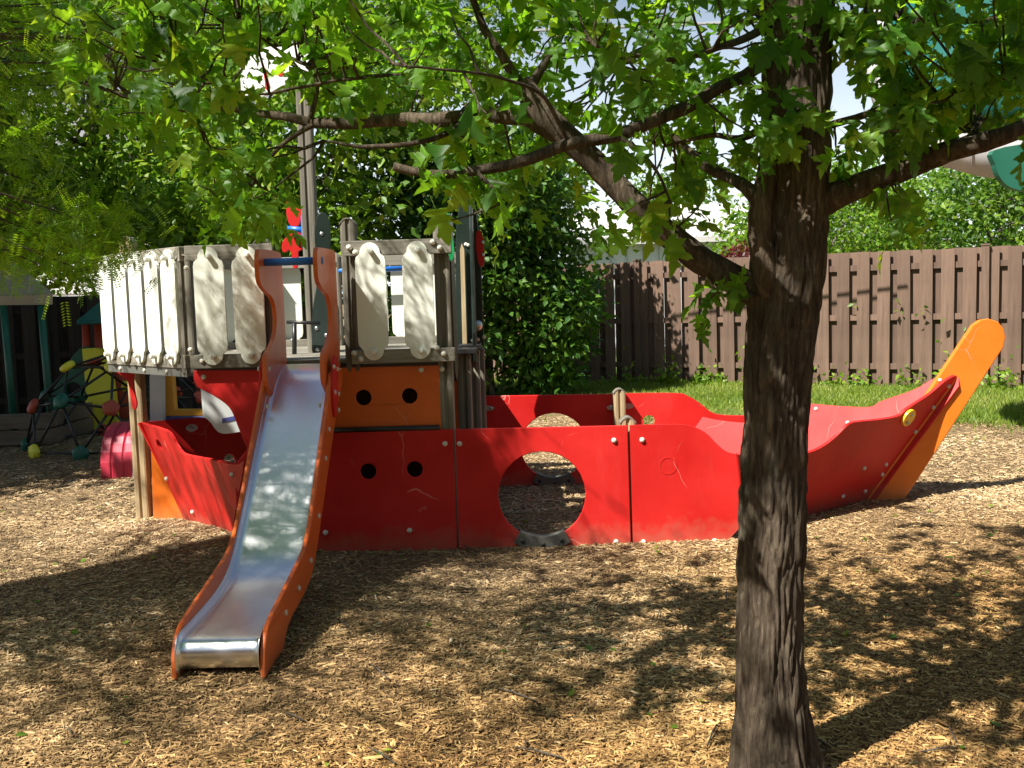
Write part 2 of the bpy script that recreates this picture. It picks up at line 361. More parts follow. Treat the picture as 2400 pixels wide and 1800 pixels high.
M['shingle'] = flat('grey_shingles', (0.16, 0.16, 0.17), 0.9, 12, 0.3); M['brick'] = flat('tan_wall', (0.50, 0.36, 0.27), 0.8, 6, 0.15); M['glass'] = flat('dark_glass', (0.03, 0.035, 0.04), 0.1, 3, 0.1)
M['housebrick'] = flat('brown_brick', (0.20, 0.11, 0.08), 0.85, 9, 0.25)
M['wire'] = flat('wire', (0.25, 0.25, 0.25), 0.5)

# ------------------------------------------------------------------ ground
def gz(x, y):
    z = 0.018 * noise.noise(V(x * 0.9, y * 0.9, 1.3)) + 0.012 * noise.noise(V(x * 2.6, y * 2.6, 4.1))
    d1 = (x + 2.0) ** 2 / 0.9 + (y - 6.45) ** 2 / 0.25            # chips heaped against the stern
    z += 0.06 * math.exp(-d1)
    z -= 0.045 * math.exp(-((x + 1.18) / 0.42) ** 2 - ((y - 3.75) / 0.38) ** 2)      # worn hollow at the slide exit
    if -1.2 < x < 1.7 and 5.3 < y < 8.6: z = z * 0.5 - 0.008
    return z - 0.012
def axis_steps(a, b, fa, fb, n):
    fine = list(np.linspace(fa, fb, n)); out = [a, (a + fa * 2) / 3, fa - 12, fa - 5, fa - 2] + fine + [fb + 2, fb + 5, fb + 12, (b + fb * 2) / 3, b]; return out
xs = axis_steps(-400, 400, -7.5, 7.0, 146); ys = axis_steps(-300, 700, 1.8, 17, 152)
vs = [(x, y, gz(x, y) if (-7.6 < x < 7.1 and 1.7 < y < 17.1) else -0.03) for y in ys for x in xs]
nx = len(xs)
fs = [(j * nx + i, j * nx + i + 1, (j + 1) * nx + i + 1, (j + 1) * nx + i) for j in range(len(ys) - 1) for i in range(nx - 1)]
gm = fast_mesh('ground', vs, fs); gm.materials.append(M['mulch'])
ground = link(bpy.data.objects.new('ground', gm)); ground['kind'] = 'structure'
gm.polygons.foreach_set('use_smooth', [True] * len(gm.polygons))

# numpy version of the ground height for scattered things (bilinear lookup in a grid of gz)
_gx = np.linspace(-9, 9, 181); _gy = np.linspace(1.5, 18, 166)
_G = np.array([[gz(x, y) for x in _gx] for y in _gy])
def gz_np(x, y):
    fx = np.clip((x + 9) / 0.1, 0, 179.99); fy = np.clip((y - 1.5) / 0.1, 0, 164.99); i = fx.astype(int); j = fy.astype(int); a = fx - i; c = fy - j
    return (_G[j, i] * (1 - a) + _G[j, i + 1] * a) * (1 - c) + (_G[j + 1, i] * (1 - a) + _G[j + 1, i + 1] * a) * c

# edge of the lawn: y of the mulch / grass border
_lx = np.array([-9, -2, 0.0, 1.2, 2.5, 4.0, 5.6, 8, 14]); _ly = np.array([17.5, 15.6, 14.0, 12.6, 11.6, 10.9, 10.4, 9.6, 8.5])
def lawn_y(x): return np.interp(x, _lx, _ly)
lv = []; lf = []; LX = np.linspace(-3, 14, 120)
for x in LX:
    y0 = float(lawn_y(x)) + 0.25 * noise.noise(V(x * 1.7, 3, 0)) + 0.2
    for k in range(14):
        y = y0 + (26 - y0) * (k / 13) ** 1.6; lv.append((x, y, (gz(x, y) if y < 17 and x < 7 else -0.02) + 0.012))
for i in range(len(LX) - 1):
    for k in range(13): a = i * 14 + k; lf.append((a, a + 14, a + 15, a + 1))
lm = fast_mesh('lawn', lv, lf); lm.materials.append(M['lawn'])
lawn = link(bpy.data.objects.new('lawn', lm)); lawn['kind'] = 'structure'
# grass blades
n = 150000
gx_ = RNG.uniform(-2.5, 8.5, n); gy_ = lawn_y(gx_) - 1.6 + RNG.uniform(0, 1, n) ** 1.1 * 8.5
edge = gy_ - lawn_y(gx_) - 0.4 * np.sin(gx_ * 3.1) - 0.25 * np.sin(gx_ * 7.3 + 1)
keep = RNG.uniform(0, 1, n) < np.clip(0.5 + edge / 1.3, 0.02, 1)
patch = np.sin(gx_ * 1.9 + gy_ * 1.3) + np.sin(gx_ * 0.8 - gy_ * 2.2)
gx_, gy_, patch = gx_[keep], gy_[keep], patch[keep]; n = len(gx_)
pos = np.stack([gx_, gy_, np.where(gy_ < 17, gz_np(gx_, gy_), -0.02)], 1)
yd = np.stack([RNG.normal(0, 0.45, n), RNG.normal(0, 0.45, n), np.ones(n)], 1); nd = RNG.normal(0, 1, (n, 3))
me = cloud('grass', [(-0.055, 0, 0), (0.055, 0, 0), (0.03, 0.62, 0.06), (0.0, 1, 0.22)], [(0, 1, 2, 3)], pos, RNG.uniform(0.04, 0.11, n), yd, nd, np.clip(RNG.uniform(0, 0.8, n) + 0.12 * patch, 0, 1))
go = mesh_obj('grass', me, M['grass']); go['kind'] = 'stuff'; tag(go, 'sunlit mown grass growing between the mulch and the brown fence', 'grass')

# wood chips, real geometry: dense in front, thinner with distance
def chips(n, xr, yr, smin, smax, hmax):
    y = yr[0] + (yr[1] - yr[0]) * RNG.uniform(0, 1, n) ** 1.25
    half = (0.56 * y + 0.35); x = RNG.uniform(-1, 1, n) * half
    z = gz_np(x, y) + RNG.uniform(0, hmax, n)
    a = RNG.uniform(0, 2 * PI, n)
    yd = np.stack([np.cos(a), np.sin(a), RNG.normal(0, 0.16, n)], 1); nd = np.stack([RNG.normal(0, 0.35, n), RNG.normal(0, 0.35, n), np.ones(n)], 1)
    return np.stack([x, y, z], 1), RNG.uniform(smin, smax, n) * RNG.uniform(0.7, 1.3, n), yd, nd
P1 = chips(260000, None, (2.5, 7.2), 0.011, 0.036, 0.012); P2 = chips(75000, None, (7.0, 12.5), 0.022, 0.055, 0.014); P3 = chips(2500, None, (2.5, 7.5), 0.04, 0.07, 0.013)
pos, sz, yd, nd = [np.concatenate(q) for q in zip(P1, P2, P3)]
kp = (pos[:, 1] < lawn_y(pos[:, 0]) + 0.5); pos, sz, yd, nd = pos[kp], sz[kp], yd[kp], nd[kp]
_pn = np.sin(pos[:, 0] * 2.1 + 0.7 * np.sin(pos[:, 1] * 1.9)) + np.sin(pos[:, 1] * 2.7 + 1.1 * np.sin(pos[:, 0] * 1.3) + 2) + 0.7 * np.sin(pos[:, 0] * 5.3 - pos[:, 1] * 4.1)
kp = RNG.uniform(0, 1, len(pos)) < np.clip(1.0 + 0.22 * _pn, 0.45, 1); pos, sz, yd, nd, _pn = pos[kp], sz[kp], yd[kp], nd[kp], _pn[kp]     # thinner where trodden to dark fines
rv = np.clip(RNG.beta(3.4, 2.9, len(pos)) + 0.05 * _pn, 0, 1)
tv = [(-0.09, -0.5, -0.02), (0.11, -0.46, -0.02), (0.10, 0.44, 0.0), (-0.07, 0.5, 0.0), (0.01, -0.42, 0.07), (0.02, 0.42, 0.08)]
tf = [(0, 4, 5, 3), (4, 1, 2, 5)]
me = cloud('wood_chips', tv, tf, pos, sz, yd, nd, rv)
co = mesh_obj('wood_chips', me, M['chip']); co['kind'] = 'stuff'; tag(co, 'loose tan and brown wood chip mulch covering the play area', 'wood chips')

# fallen leaves and twigs on the chips
g4 = np.random.default_rng(4); nl = 150; ly_ = g4.uniform(2.8, 9, nl); lx_ = g4.uniform(-1, 1, nl) * (0.55 * ly_)
me = cloud('leaf_litter', [(0, 0, 0), (0.3, 0.4, 0.1), (0, 1, -0.02), (-0.3, 0.4, 0.06)], [(0, 1, 2), (0, 2, 3)], np.stack([lx_, ly_, gz_np(lx_, ly_) + 0.018], 1), g4.uniform(0.025, 0.06, nl), g4.normal(size=(nl, 3)) * np.array([1, 1, 0.15]), g4.normal(size=(nl, 3)) * 0.25 + np.array([0, 0, 1]), g4.uniform(0.1, 1, nl))
ll = mesh_obj('leaf_litter', me, M['bright']); ll['kind'] = 'stuff'; tag(ll, 'scattered small fallen leaves lying on the mulch', 'leaf litter')
tl = MB()
for k in range(60):
    y = g4.uniform(2.8, 7.5); x = g4.uniform(-0.55, 0.55) * y; a = g4.uniform(0, PI); L = g4.uniform(0.06, 0.22); p = V(x, y, gz(x, y) + 0.018); d = V(math.cos(a), math.sin(a), 0) * L
    tl.tube([p - d / 2, p + V(0, 0, 0.006) + d * 0.1, p + d / 2], [0.003, 0.0035, 0.002], 5)
tl = tl.build('fallen_twigs', M['barkd'], None, smooth=True); tl['kind'] = 'stuff'; tag(tl, 'scattered thin dark twigs lying on the mulch', 'twigs')

# ================================================================== the play ship
YN, YC, YF = 6.08, 7.08, 8.06
DECK = 1.12
ship = thing('pirate_play_ship', 'red and orange wooden pirate ship play structure with steel slide and cream railing boards', 'play structure', (-0.2, YC, 0))
FRONT = V(0, -1, 0)
def pxs(pts, Y): return [onY(a, b, Y) for a, b in pts]
bolt_me = {}
def bolts(parent, pts, nrm, r=0.016, h=0.016, mat='bolt'):
    """round-headed bolts at world points; all share one mesh per size"""
    key = (r, h, mat)
    if key not in bolt_me:
        me = MB().dome((0, 0, 0), (0, 0, 1), r, h, 12).mesh('bolt'); me.polygons.foreach_set('use_smooth', [True] * len(me.polygons)); me.materials.append(M[mat]); bolt_me[key] = me
    q = Vector(nrm).to_track_quat('Z', 'Y').to_matrix().to_4x4()
    for p in pts:
        o = bpy.data.objects.new('bolt', bolt_me[key]); link(o, parent); o.matrix_basis = Matrix.Translation(p) @ q

# --- near side of the hull, three sheets side by side
def hull_panel(name, outline, Y, nrm, holes=(), th=0.02, mat='red', parent=ship):
    return MB().prism(pxs(outline, Y), nrm, th, [circle(onY(a, b, Y), r, nrm) for a, b, r in holes]).build(name, M[mat], parent, bev=0.005)
k1 = YN / FPX
p1 = hull_panel('hull_panel', [(548, 1092), (580, 1052), (610, 1018), (1062, 1006), (1072, 1310), (560, 1310)], YN, FRONT, [(863, 1105, 19 * k1), (972, 1100, 19 * k1)])
bolts(p1, pxs([(1043, 1040), (960, 1243), (763, 1248), (566, 1106)], YN), FRONT)
p2 = hull_panel('hull_panel', [(1067, 1006), (1471, 997), (1480, 1310), (1077, 1310)], YN, FRONT, [(1270, 1160, 104 * k1)])
bolts(p2, pxs([(1077, 1040), (1439, 1032), (1444, 1270)], YN), FRONT)
top3 = smooth_path([V(1476, 997, 0), V(1560, 995, 0), V(1612, 997, 0), V(1652, 1013, 0), V(1682, 1042, 0), V(1706, 1060, 0), V(1740, 1066, 0), V(1775, 1064, 0)], 4)
p3 = hull_panel('hull_panel', [(p.x, p.y) for p in top3] + [(1778, 1200), (1745, 1225), (1692, 1282), (1680, 1310), (1485, 1310)], YN, FRONT)
bolts(p3, pxs([(1505, 1031), (1508, 1270), (1674, 1268)], YN), FRONT)
# plugged round hole on the third sheet
c = onY(1566, 1092, YN - 0.002); MB().prism(circle(c, 21 * k1, FRONT, 32), FRONT, 0.006, [circle(c, 18.5 * k1, FRONT, 32)]).build('hole_plug', M['red'], p3)
# rubber step in the big porthole
def step_pad(cpx, cpy, Y, rad, parent, yo, mat='rubber'):
    c = onY(cpx, cpy, Y); q = V(c.x, Y + yo, c.z); out = []
    a0, a1 = R(-90 - 32), R(-90 + 30)
    for i in range(15): a = a0 + (a1 - a0) * i / 14; out.append(q + V(math.cos(a), 0, math.sin(a)) * (rad - 0.012))
    for i in range(15): a = a1 + (a0 - a1) * i / 14; out.append(q + V(math.cos(a), 0, math.sin(a)) * (rad + 0.068))
    o = MB().prism(out, FRONT, 0.075).build('step_pad', M[mat], parent, bev=0.008)
    for a in (-114, -90, -68):
        bolts(o, [q + V(math.cos(R(a)), 0, math.sin(R(a))) * (rad + 0.036)], FRONT, 0.013, 0.009, 'blackm')
step_pad(1270, 1160, YN, 104 * k1, p2, -0.03)
# --- far side of the hull
topf = smooth_path([V(1140, 928, 0), V(1350, 924, 0), V(1572, 921, 0), V(1612, 928, 0), V(1645, 948, 0), V(1668, 966, 0), V(1700, 973, 0), V(1790, 974, 0)], 4)
kf = YF / FPX
fp = hull_panel('hull_panel', [(1130, 928), (1451, 923), (1458, 1210), (1137, 1210)], YF, FRONT, [(1298, 1045, 78 * kf)])
step_pad(1298, 1045, YF, 78 * kf, fp, -0.03)
fp2 = hull_panel('hull_panel', [(1455, 923)] + [(p.x, p.y) for p in topf if p.x > 1460] + [(1790, 1120), (1740, 1165), (1460, 1190)], YF, FRONT, [(1521, 987, 14 * kf)])
fp0 = MB().prism([V(-2.0, YF, 0.72), V(-0.22, YF, 0.70), V(-0.22, YF, -0.06), V(-1.9, YF, -0.06)], FRONT, 0.02).build('hull_panel', M['red'], ship, bev=0.005)

def post(pb, z0, z1, w_=0.092, mat='post', cap=True, parent=ship):
    """laminated post: two half-round faces with a groove between, arched weathered top"""
    h = w_ / 2; g_ = 0.006; d_ = 0.012
    prof = [(-h, -h + 0.014), (-h + 0.004, -h + 0.004), (-h + 0.014, -h), (-g_ - 0.008, -h), (-g_, -h + d_), (g_, -h + d_), (g_ + 0.008, -h), (h - 0.014, -h), (h - 0.004, -h + 0.004), (h, -h + 0.014),
            (h, h - 0.014), (h - 0.014, h), (g_ + 0.008, h), (g_, h - d_), (-g_, h - d_), (-g_ - 0.008, h), (-h + 0.014, h), (-h, h - 0.014)]
    lev = [z0, z1 - 0.03, z1 - 0.012, z1]
    mb = MB(); vs = []; n = len(prof)
    for i, z in enumerate(lev):
        for x, y in prof:
            zz = z if i < 1 else z - 0.028 * (x / h) ** 2
            vs.append(V(pb[0] + x, pb[1] + y, zz))
    fs = [(i * n + k, i * n + (k + 1) % n, (i + 1) * n + (k + 1) % n, (i + 1) * n + k) for i in range(3) for k in range(n)] + [tuple(3 * n + k for k in range(n)), tuple(reversed(range(n)))]
    o = mb.add(vs, fs).build('post', M[mat], parent)
    if cap:
        m2 = MB(); cv = []
        for i in range(7):
            x = -h * 1.06 + h * 2.12 * i / 6; zt = z1 + 0.006 - 0.03 * (x / h) ** 2
            for y in (-h * 1.06, h * 1.06): cv += [V(pb[0] + x, pb[1] + y, zt), V(pb[0] + x, pb[1] + y, zt - 0.008)]
        cf = []
        for i in range(6):
            a = i * 4; c_ = a + 4
            cf += [(a, a + 2, c_ + 2, c_), (a + 1, c_ + 1, c_ + 3, a + 3), (a, c_, c_ + 1, a + 1), (a + 2, a + 3, c_ + 3, c_ + 2)]
        cf += [(0, 1, 3, 2), (24, 26, 27, 25)]
        m2.add(cv, cf).build('post_cap', M['rail'], o)
    return o
def ztop(px, py, Y): return onY(px, py, Y).z
def post_px(px, py_top, py_ref, Y, z0=-0.1, w_=0.092, mat='post'):
    p = onY(px, py_ref, Y); return post((p.x, Y), z0, ztop(px, py_top, Y), w_, mat)
post_px(1452, 911, 960, YF - 0.075, mat='postn')           # far amidships
post_px(1470, 977, 990, YN + 0.075, mat='postn')           # near amidships
pr = post_px(1046, 508, 900, YN + 0.072)                   # right front of the deck
pm = post_px(824, 513, 700, YN + 0.072, z0=DECK - 0.05)                    # right of the slide
pl = post_px(622, 560, 700, YN + 0.072, z0=DECK - 0.05)                    # left of the slide
pk = post_px(443, 598, 780, YN + 0.075, z0=DECK - 0.03)     # corner of the stern
ps = post((onY(322, 900, 7.2).x - 0.005, 7.2), -0.1, ztop(303, 556, 7.2), 0.10, 'postn')     # stern post
for x, t in ((-1.93, 1.82), (-1.35, 1.86), (-0.36, 1.86)): post((x, YF - 0.075), -0.1, t)
bolts(pr, pxs([(1036, 865)], YN + 0.026), FRONT)
# post brackets on far hull side
for a, bq in ((1438, 955), (1470, 952)):
    o = MB().prism(circle(onY(a, bq, YF - 0.022), 0.022, FRONT, 14, rx=0.055), FRONT, 0.01).build('bracket', M['zinc'], fp, smooth=False)
    bolts(o, [onY(a - 6, bq, YF - 0.03)], FRONT, 0.011, 0.012, 'zinc')
for a, bq in ((1143, 957),):
    o = MB().prism(circle(onY(a, bq, YF - 0.022), 0.022, FRONT, 14, rx=0.055), FRONT, 0.01).build('bracket', M['zinc'], fp)
    bolts(o, [onY(a - 6, bq, YF - 0.03), onY(a + 8, bq, YF - 0.03)], FRONT, 0.011, 0.012, 'zinc')

# --- deck
S1 = V(-1.93, YN + 0.03, 0); S2 = V(-2.70, 6.88, 0)
def mir(p): return V(p.x, 2 * YC - p.y, p.z)
dk = [V(-0.36, YN + 0.03, DECK), S1 + V(0, 0, DECK), S2 + V(0, 0, DECK), mir(S2) + V(0, 0, DECK), mir(S1) + V(0, 0, DECK), V(-0.36, YF - 0.02, DECK)]
deck = MB().prism(dk, V(0, 0, 1), 0.05).build('deck', M['blackm'], ship)
nb = 9
for i in range(nb):     # deck boards running along the ship
    ya = YN + 0.05 + (YF - YN - 0.1) * i / nb; yb = YN + 0.05 + (YF - YN - 0.1) * (i + 1) / nb - 0.008
    ym = (ya + yb) / 2; xl = -1.93 - max(0, 0.77 * (1 - max(0, abs(ym - YC) - 0.2) / 0.75)) + 0.03
    MB().box(((xl - 0.38) / 2, ym, DECK + 0.012), (-0.38 - xl, yb - ya, 0.022)).build('deck_board', M['rail'], deck)

# --- railing boards (cream plaques with a rounded lobe at either end)
def plaque_outline():
    hw = 0.089; out = []
    half = [(hw, 0.0), (hw, 0.235), (hw - 0.006, 0.262), (hw - 0.024, 0.277), (hw - 0.030, 0.286)]
    for i in range(9): a = R(12 + 78 * i / 8); half.append((0.060 * math.cos(a), 0.284 + 0.062 * math.sin(a)))
    top = half[1:]
    pts = top + [(-x, z) for x, z in reversed(top[:-1])]
    return pts + [(-x, -z) for x, z in pts]
_pl = plaque_outline()
_plm = MB().prism([V(x, 0, z) for x, z in _pl], V(0, -1, 0), 0.02).mesh('railing_board')
bm = bmesh.new(); bm.from_mesh(_plm); bmesh.ops.recalc_face_normals(bm, faces=bm.faces); bm.to_mesh(_plm); bm.free(); _plm.materials.append(M['cream'])
pegm = MB(); pegm.tube([(0, 0.004, 0), (0, -0.03, 0)], 0.016, 12).dome((0, -0.03, 0), (0, -1, 0), 0.0165, 0.008, 12); _pg = pegm.mesh('peg'); _pg.materials.append(M['cream']); _pg.polygons.foreach_set('use_smooth', [False] * len(_pg.polygons))
def plaque(p, rz, tilt=0.0):
    Mx = Matrix.Translation(p) @ Matrix.Rotation(rz, 4, 'Z') @ Matrix.Rotation(tilt, 4, 'Y')
    o = bpy.data.objects.new('railing_board', _plm); link(o, ship); o.matrix_basis = Mx; bevel(o, 0.006)
    for z in (0.295, -0.295):
        g_ = bpy.data.objects.new('peg', _pg); COL.objects.link(g_); g_.parent = o; g_.matrix_parent_inverse = Matrix(); g_.location = (0.006, 0, z)
def rail(a, bq, z0, z1, off, nrm, parent=ship, mat='rail'):
    u = (bq - a); L = u.length; u.normalize(); rz = math.atan2(u.y, u.x)
    mid = (a + bq) / 2 + nrm * off
    return MB().box((mid.x, mid.y, (z0 + z1) / 2), (L, 0.04, z1 - z0), Matrix.Rotation(rz, 3, 'Z')).build('rail', M[mat], parent, bev=0.004)
zt0 = ztop(930, 562, YN); zt1 = zt0 - 0.088; zb0 = ztop(930, 818, YN); zb1 = zb0 - 0.082
zc = (ztop(925, 565, YN) + ztop(925, 842, YN)) / 2 - 0.003
xa = onY(806, 580, YN).x; xb = onY(1058, 580, YN).x; xc = onY(640, 580, YN).x
fr1 = rail(V(xa, YN, 0), V(xb, YN, 0), zt1, zt0, 0.004, FRONT); fr2 = rail(V(xa + 0.02, YN, 0), V(xb, YN, 0), zb1, zb0, 0.004, FRONT)
fl1 = rail(V(S1.x + 0.03, YN, 0), V(xc, YN, 0), zt1, zt0, 0.004, FRONT); fl2 = rail(V(S1.x + 0.03, YN, 0), V(xc, YN, 0), zb1, zb0, 0.004, FRONT)
yb_ = YN - 0.036
bolts(fr1, pxs([(818, 580), (833, 592), (1014, 567), (1031, 581)], YN - 0.024), FRONT, 0.017, 0.02)
bolts(fr2, pxs([(830, 828), (846, 842), (1024, 815), (1040, 829)], YN - 0.024), FRONT, 0.017, 0.02)
bolts(fl1, pxs([(437, 628)], YN - 0.024), FRONT, 0.015, 0.014); bolts(fl2, pxs([(446, 820), (474, 846)], YN - 0.024), FRONT, 0.015, 0.014)
for px in (492, 582, 871, 981):
    p = onY(px, 706, yb_); plaque(V(p.x, yb_, zc), 0.0)
    if px < 700: plaque(V(p.x + 0.03, 2 * YC - YN + 0.03, zc), 0.0)
for x in (-1.05, -0.84, -0.62): plaque(V(x, YF + 0.03, zc), 0.0)
rail(V(S1.x, YF, 0), V(-0.4, YF, 0), zt1, zt0, -0.005, FRONT); rail(V(S1.x, YF, 0), V(-0.4, YF, 0), zb1, zb0, -0.005, FRONT)
u = (S2 - S1).normalized(); nS = V(u.y, -u.x, 0)
if nS.y > 0: nS = -nS
rzs = math.atan2(-u.y, -u.x)
rail(S2, S1, zt1, zt0, 0.0, nS); rail(S2, S1, zb1, zb0, 0.0, nS)
for i in range(5):
    q = S1 + u * (0.115 + 0.219 * i) + nS * 0.042
    plaque(V(q.x, q.y, zc), rzs)
u2 = (mir(S2) - mir(S1)).normalized()
rail(mir(S2), mir(S1), zt1, zt0, 0, V(nS.x, -nS.y, 0)); rail(mir(S2), mir(S1), zb1, zb0, 0, V(nS.x, -nS.y, 0))
for i in range(5):
    q = mir(S1) + u2 * (0.115 + 0.219 * i) + V(nS.x, -nS.y, 0) * 0.04
    plaque(V(q.x, q.y, zc), -rzs + PI)
for a, bq in ((S1, S2), (mir(S1), mir(S2))): pass
rail(S2 + V(0.02, 0, 0), mir(S2) + V(0.02, 0, 0), zt1, zt0, 0, V(-1, 0, 0)); rail(S2 + V(0.02, 0, 0), mir(S2) + V(0.02, 0, 0), zb1, zb0, 0, V(-1, 0, 0))
# dark fascia under the stern railing with bolt heads
fas = MB().prism([S1 + V(0, 0, DECK - 0.005) + nS * 0.012, S2 + V(0, 0, DECK - 0.005) + nS * 0.012, S2 + V(0, 0, DECK - 0.055) + nS * 0.012, S1 + V(0, 0, DECK - 0.055) + nS * 0.012], nS, 0.02).build('fascia', M['rubber'], ship)
bolts(fas, [S1 + u * t + nS * 0.014 + V(0, 0, DECK - 0.03) for t in (0.25, 0.55, 0.9)], nS, 0.013, 0.01)

# --- sheets under the deck
YU = YN + 0.028
cur = smooth_path([V(*q, 0) for q in [(453, 868), (454, 890), (466, 909), (497, 926), (526, 945), (543, 965), (558, 1002), (578, 1051), (600, 1100)]], 4)
cp = MB().prism(pxs([(p.x, p.y) for p in cur] + [(700, 1100), (700, 866)], YU), FRONT, 0.018).build('curved_panel', M['red'], ship, bev=0.005)
bolts(cp, pxs([(478, 884)], YU), FRONT, 0.016, 0.02)
ko = YU / FPX
op = MB().prism(pxs([(690, 864), (1031, 856), (1037, 1040), (690, 1045)], YU), FRONT, 0.018, [circle(onY(a, bq, YU), 18.5 * ko, FRONT) for a, bq in ((852, 932), (960, 928))]).build('orange_panel', M['slide_orange'], ship, bev=0.004)  # darker slide orange stands in for the shade under the deck
bolts(op, pxs([(987, 867)], YU), FRONT)
MB().tube(pxs([(700, 1011), (1030, 1002)], YU - 0.02), 0.016, 10).build('edge_tube', M['blackm'], op, smooth=True)
# inner walls added to keep the space below the deck dark
MB().prism([V(-1.85, YF - 0.06, DECK - 0.05), V(-0.4, YF - 0.06, DECK - 0.05), V(-0.4, YF - 0.06, 0.6), V(-1.85, YF - 0.06, 0.6)], FRONT, 0.018).build('orange_panel', M['orange'], ship)

MB().prism([V(-1.5, 6.5, DECK - 0.06), V(-0.42, 6.5, DECK - 0.06), V(-0.42, 6.5, -0.05), V(-1.5, 6.5, -0.05)], FRONT, 0.02).build('inner_panel', M['black'], ship)  # black sheet added behind the hull holes in place of shade
# --- stern sheets, flared from the stern post
A0, A1, AH = onY(327, 991, 7.10), onY(427, 1207, 7.06), onY(552, 1150, YN + 0.02)
nst = (A1 - A0).cross(AH - A0).normalized()
if nst.y > 0: nst = -nst
st_px = [(327, 991), (386, 1009), (402, 1024), (413, 1044), (424, 1060), (441, 1068), (495, 1078), (545, 1089), (560, 1087), (572, 1079)]
st_top = smooth_path([V(*q, 0) for q in st_px], 3)
st_out = [onP(p.x, p.y, A0, nst) for p in st_top] + [onP(568, 1110, A0, nst), onP(542, 1255, A0, nst), onP(437, 1255, A0, nst), onP(426, 1207, A0, nst)]
hc = onP(373, 1043, A0, nst)
sp_ = MB().prism(st_out, nst, 0.02, [circle(hc, 0.043, nst)]).build('stern_panel', M['red'], ship, bev=0.005)
bolts(sp_, [onP(a, bq, A0, nst) for a, bq in ((339, 1013), (391, 1122), (452, 1200), (545, 1112))], nst, 0.016, 0.016)
nsf = V(nst.x, -nst.y, nst.z)
# the far stern sheet, with its grip hole and a steel hinge inside
sf = MB().prism([mir(p) for p in st_out], nsf, 0.02, [circle(mir(onP(452, 1130, A0, nst)), 0.05, nsf)]).build('stern_panel', M['red'], ship, bev=0.005)
h1 = mir(onP(385, 1030, A0, nst)) - nsf * 0.03
hg = MB().prism(circle(h1, 0.026, -nsf, 14, rx=0.05), -nsf, 0.012).build('bracket', M['zinc'], sf)
bolts(hg, [h1 - nsf * 0.002 + V(0.02, 0, 0.008), h1 - nsf * 0.002 - V(0.02, 0, 0.008)], -nsf, 0.010, 0.012, 'zinc')
MB().prism(pxs([(352, 1010), (385, 1005), (452, 1240), (360, 1240)], 7.14), FRONT, 0.035).build('rudder', M['orange'], ship, bev=0.004)
hk = smooth_path([V(*q, 0) for q in [(268, 864), (312, 864), (312, 895), (317, 925), (321, 948), (316, 961), (308, 952), (304, 918), (298, 893), (284, 880)]], 3, True)
MB().prism(pxs([(p.x, p.y) for p in hk], 7.0), FRONT, 0.02).build('stern_hook', M['red'], ship, bev=0.005)

# --- bow
B0, B1_, BH = onY(2029, 1172, 7.055), onY(2240, 884, 7.055), onY(1745, 1150, YN + 0.02)
nbw = (B1_ - B0).cross(BH - B0).normalized()
if nbw.y > 0: nbw = -nbw
bt = [(1730, 1066), (1820, 1072), (1893, 1062), (1932, 1045), (1962, 1022), (1985, 999), (2005, 990), (2060, 984), (2104, 976), (2122, 962), (2140, 950), (2180, 924), (2215, 894), (2238, 881), (2247, 886)]
bt = smooth_path([V(*q, 0) for q in bt], 3)
bow_out = [onP(p.x, p.y, B0, nbw) for p in bt] + [onP(2240, 905, B0, nbw), onP(2030, 1190, B0, nbw), onP(1960, 1215, B0, nbw), onP(1890, 1240, B0, nbw), onP(1750, 1262, B0, nbw)]
bn = MB().prism(bow_out, nbw, 0.02).build('bow_panel', M['red'], ship, bev=0.006)
bolts(bn, [onP(a, bq, B0, nbw) for a, bq in ((2223, 905), (2187, 954), (2145, 1012), (2076, 1088), (2067, 1112), (2027, 1151), (2025, 1097), (1975, 1163))], nbw, 0.015, 0.014)
yd_c = onP(2126, 977, B0, nbw) + nbw * 0.022
yo = MB().prism(circle(yd_c, 0.062, nbw, 26), nbw, 0.022).build('yellow_disc', M['yellow'], bn, bev=0.006)
bolts(yo, [yd_c + nbw * 0.001 + V(-0.012, 0, -0.032), yd_c + nbw * 0.001 + V(0.012, 0, 0.022)], nbw, 0.012, 0.010)
nbf = V(nbw.x, -nbw.y, nbw.z)
cut = 2093
lo = [mir(p) for p in bow_out]
bf = MB().prism(lo, nbf, 0.02).build('bow_panel', M['red'], ship, bev=0.006)
# joint strip and bolts inside the far bow sheet
bolts(bf, [mir(onP(a, bq, B0, nbw)) - nbf * 0.021 for a, bq in ((2000, 1010), (2020, 1000), (2215, 905), (2060, 1020))], -nbf, 0.015, 0.014)
stem_px = [(2029, 1172), (2000, 1215), (2112, 1215), (2118, 1176)] + [(2352, 815), (2357, 792), (2353, 770), (2340, 754), (2318, 747), (2297, 750), (2280, 762), (2265, 784)] + [(2165, 935)]
stem = MB().prism(pxs(stem_px, YC - 0.02), FRONT, 0.042).build('stem_board', M['orange'], ship, bev=0.008)
bolts(stem, pxs([(2203, 891)], YC - 0.02), FRONT, 0.014, 0.012)

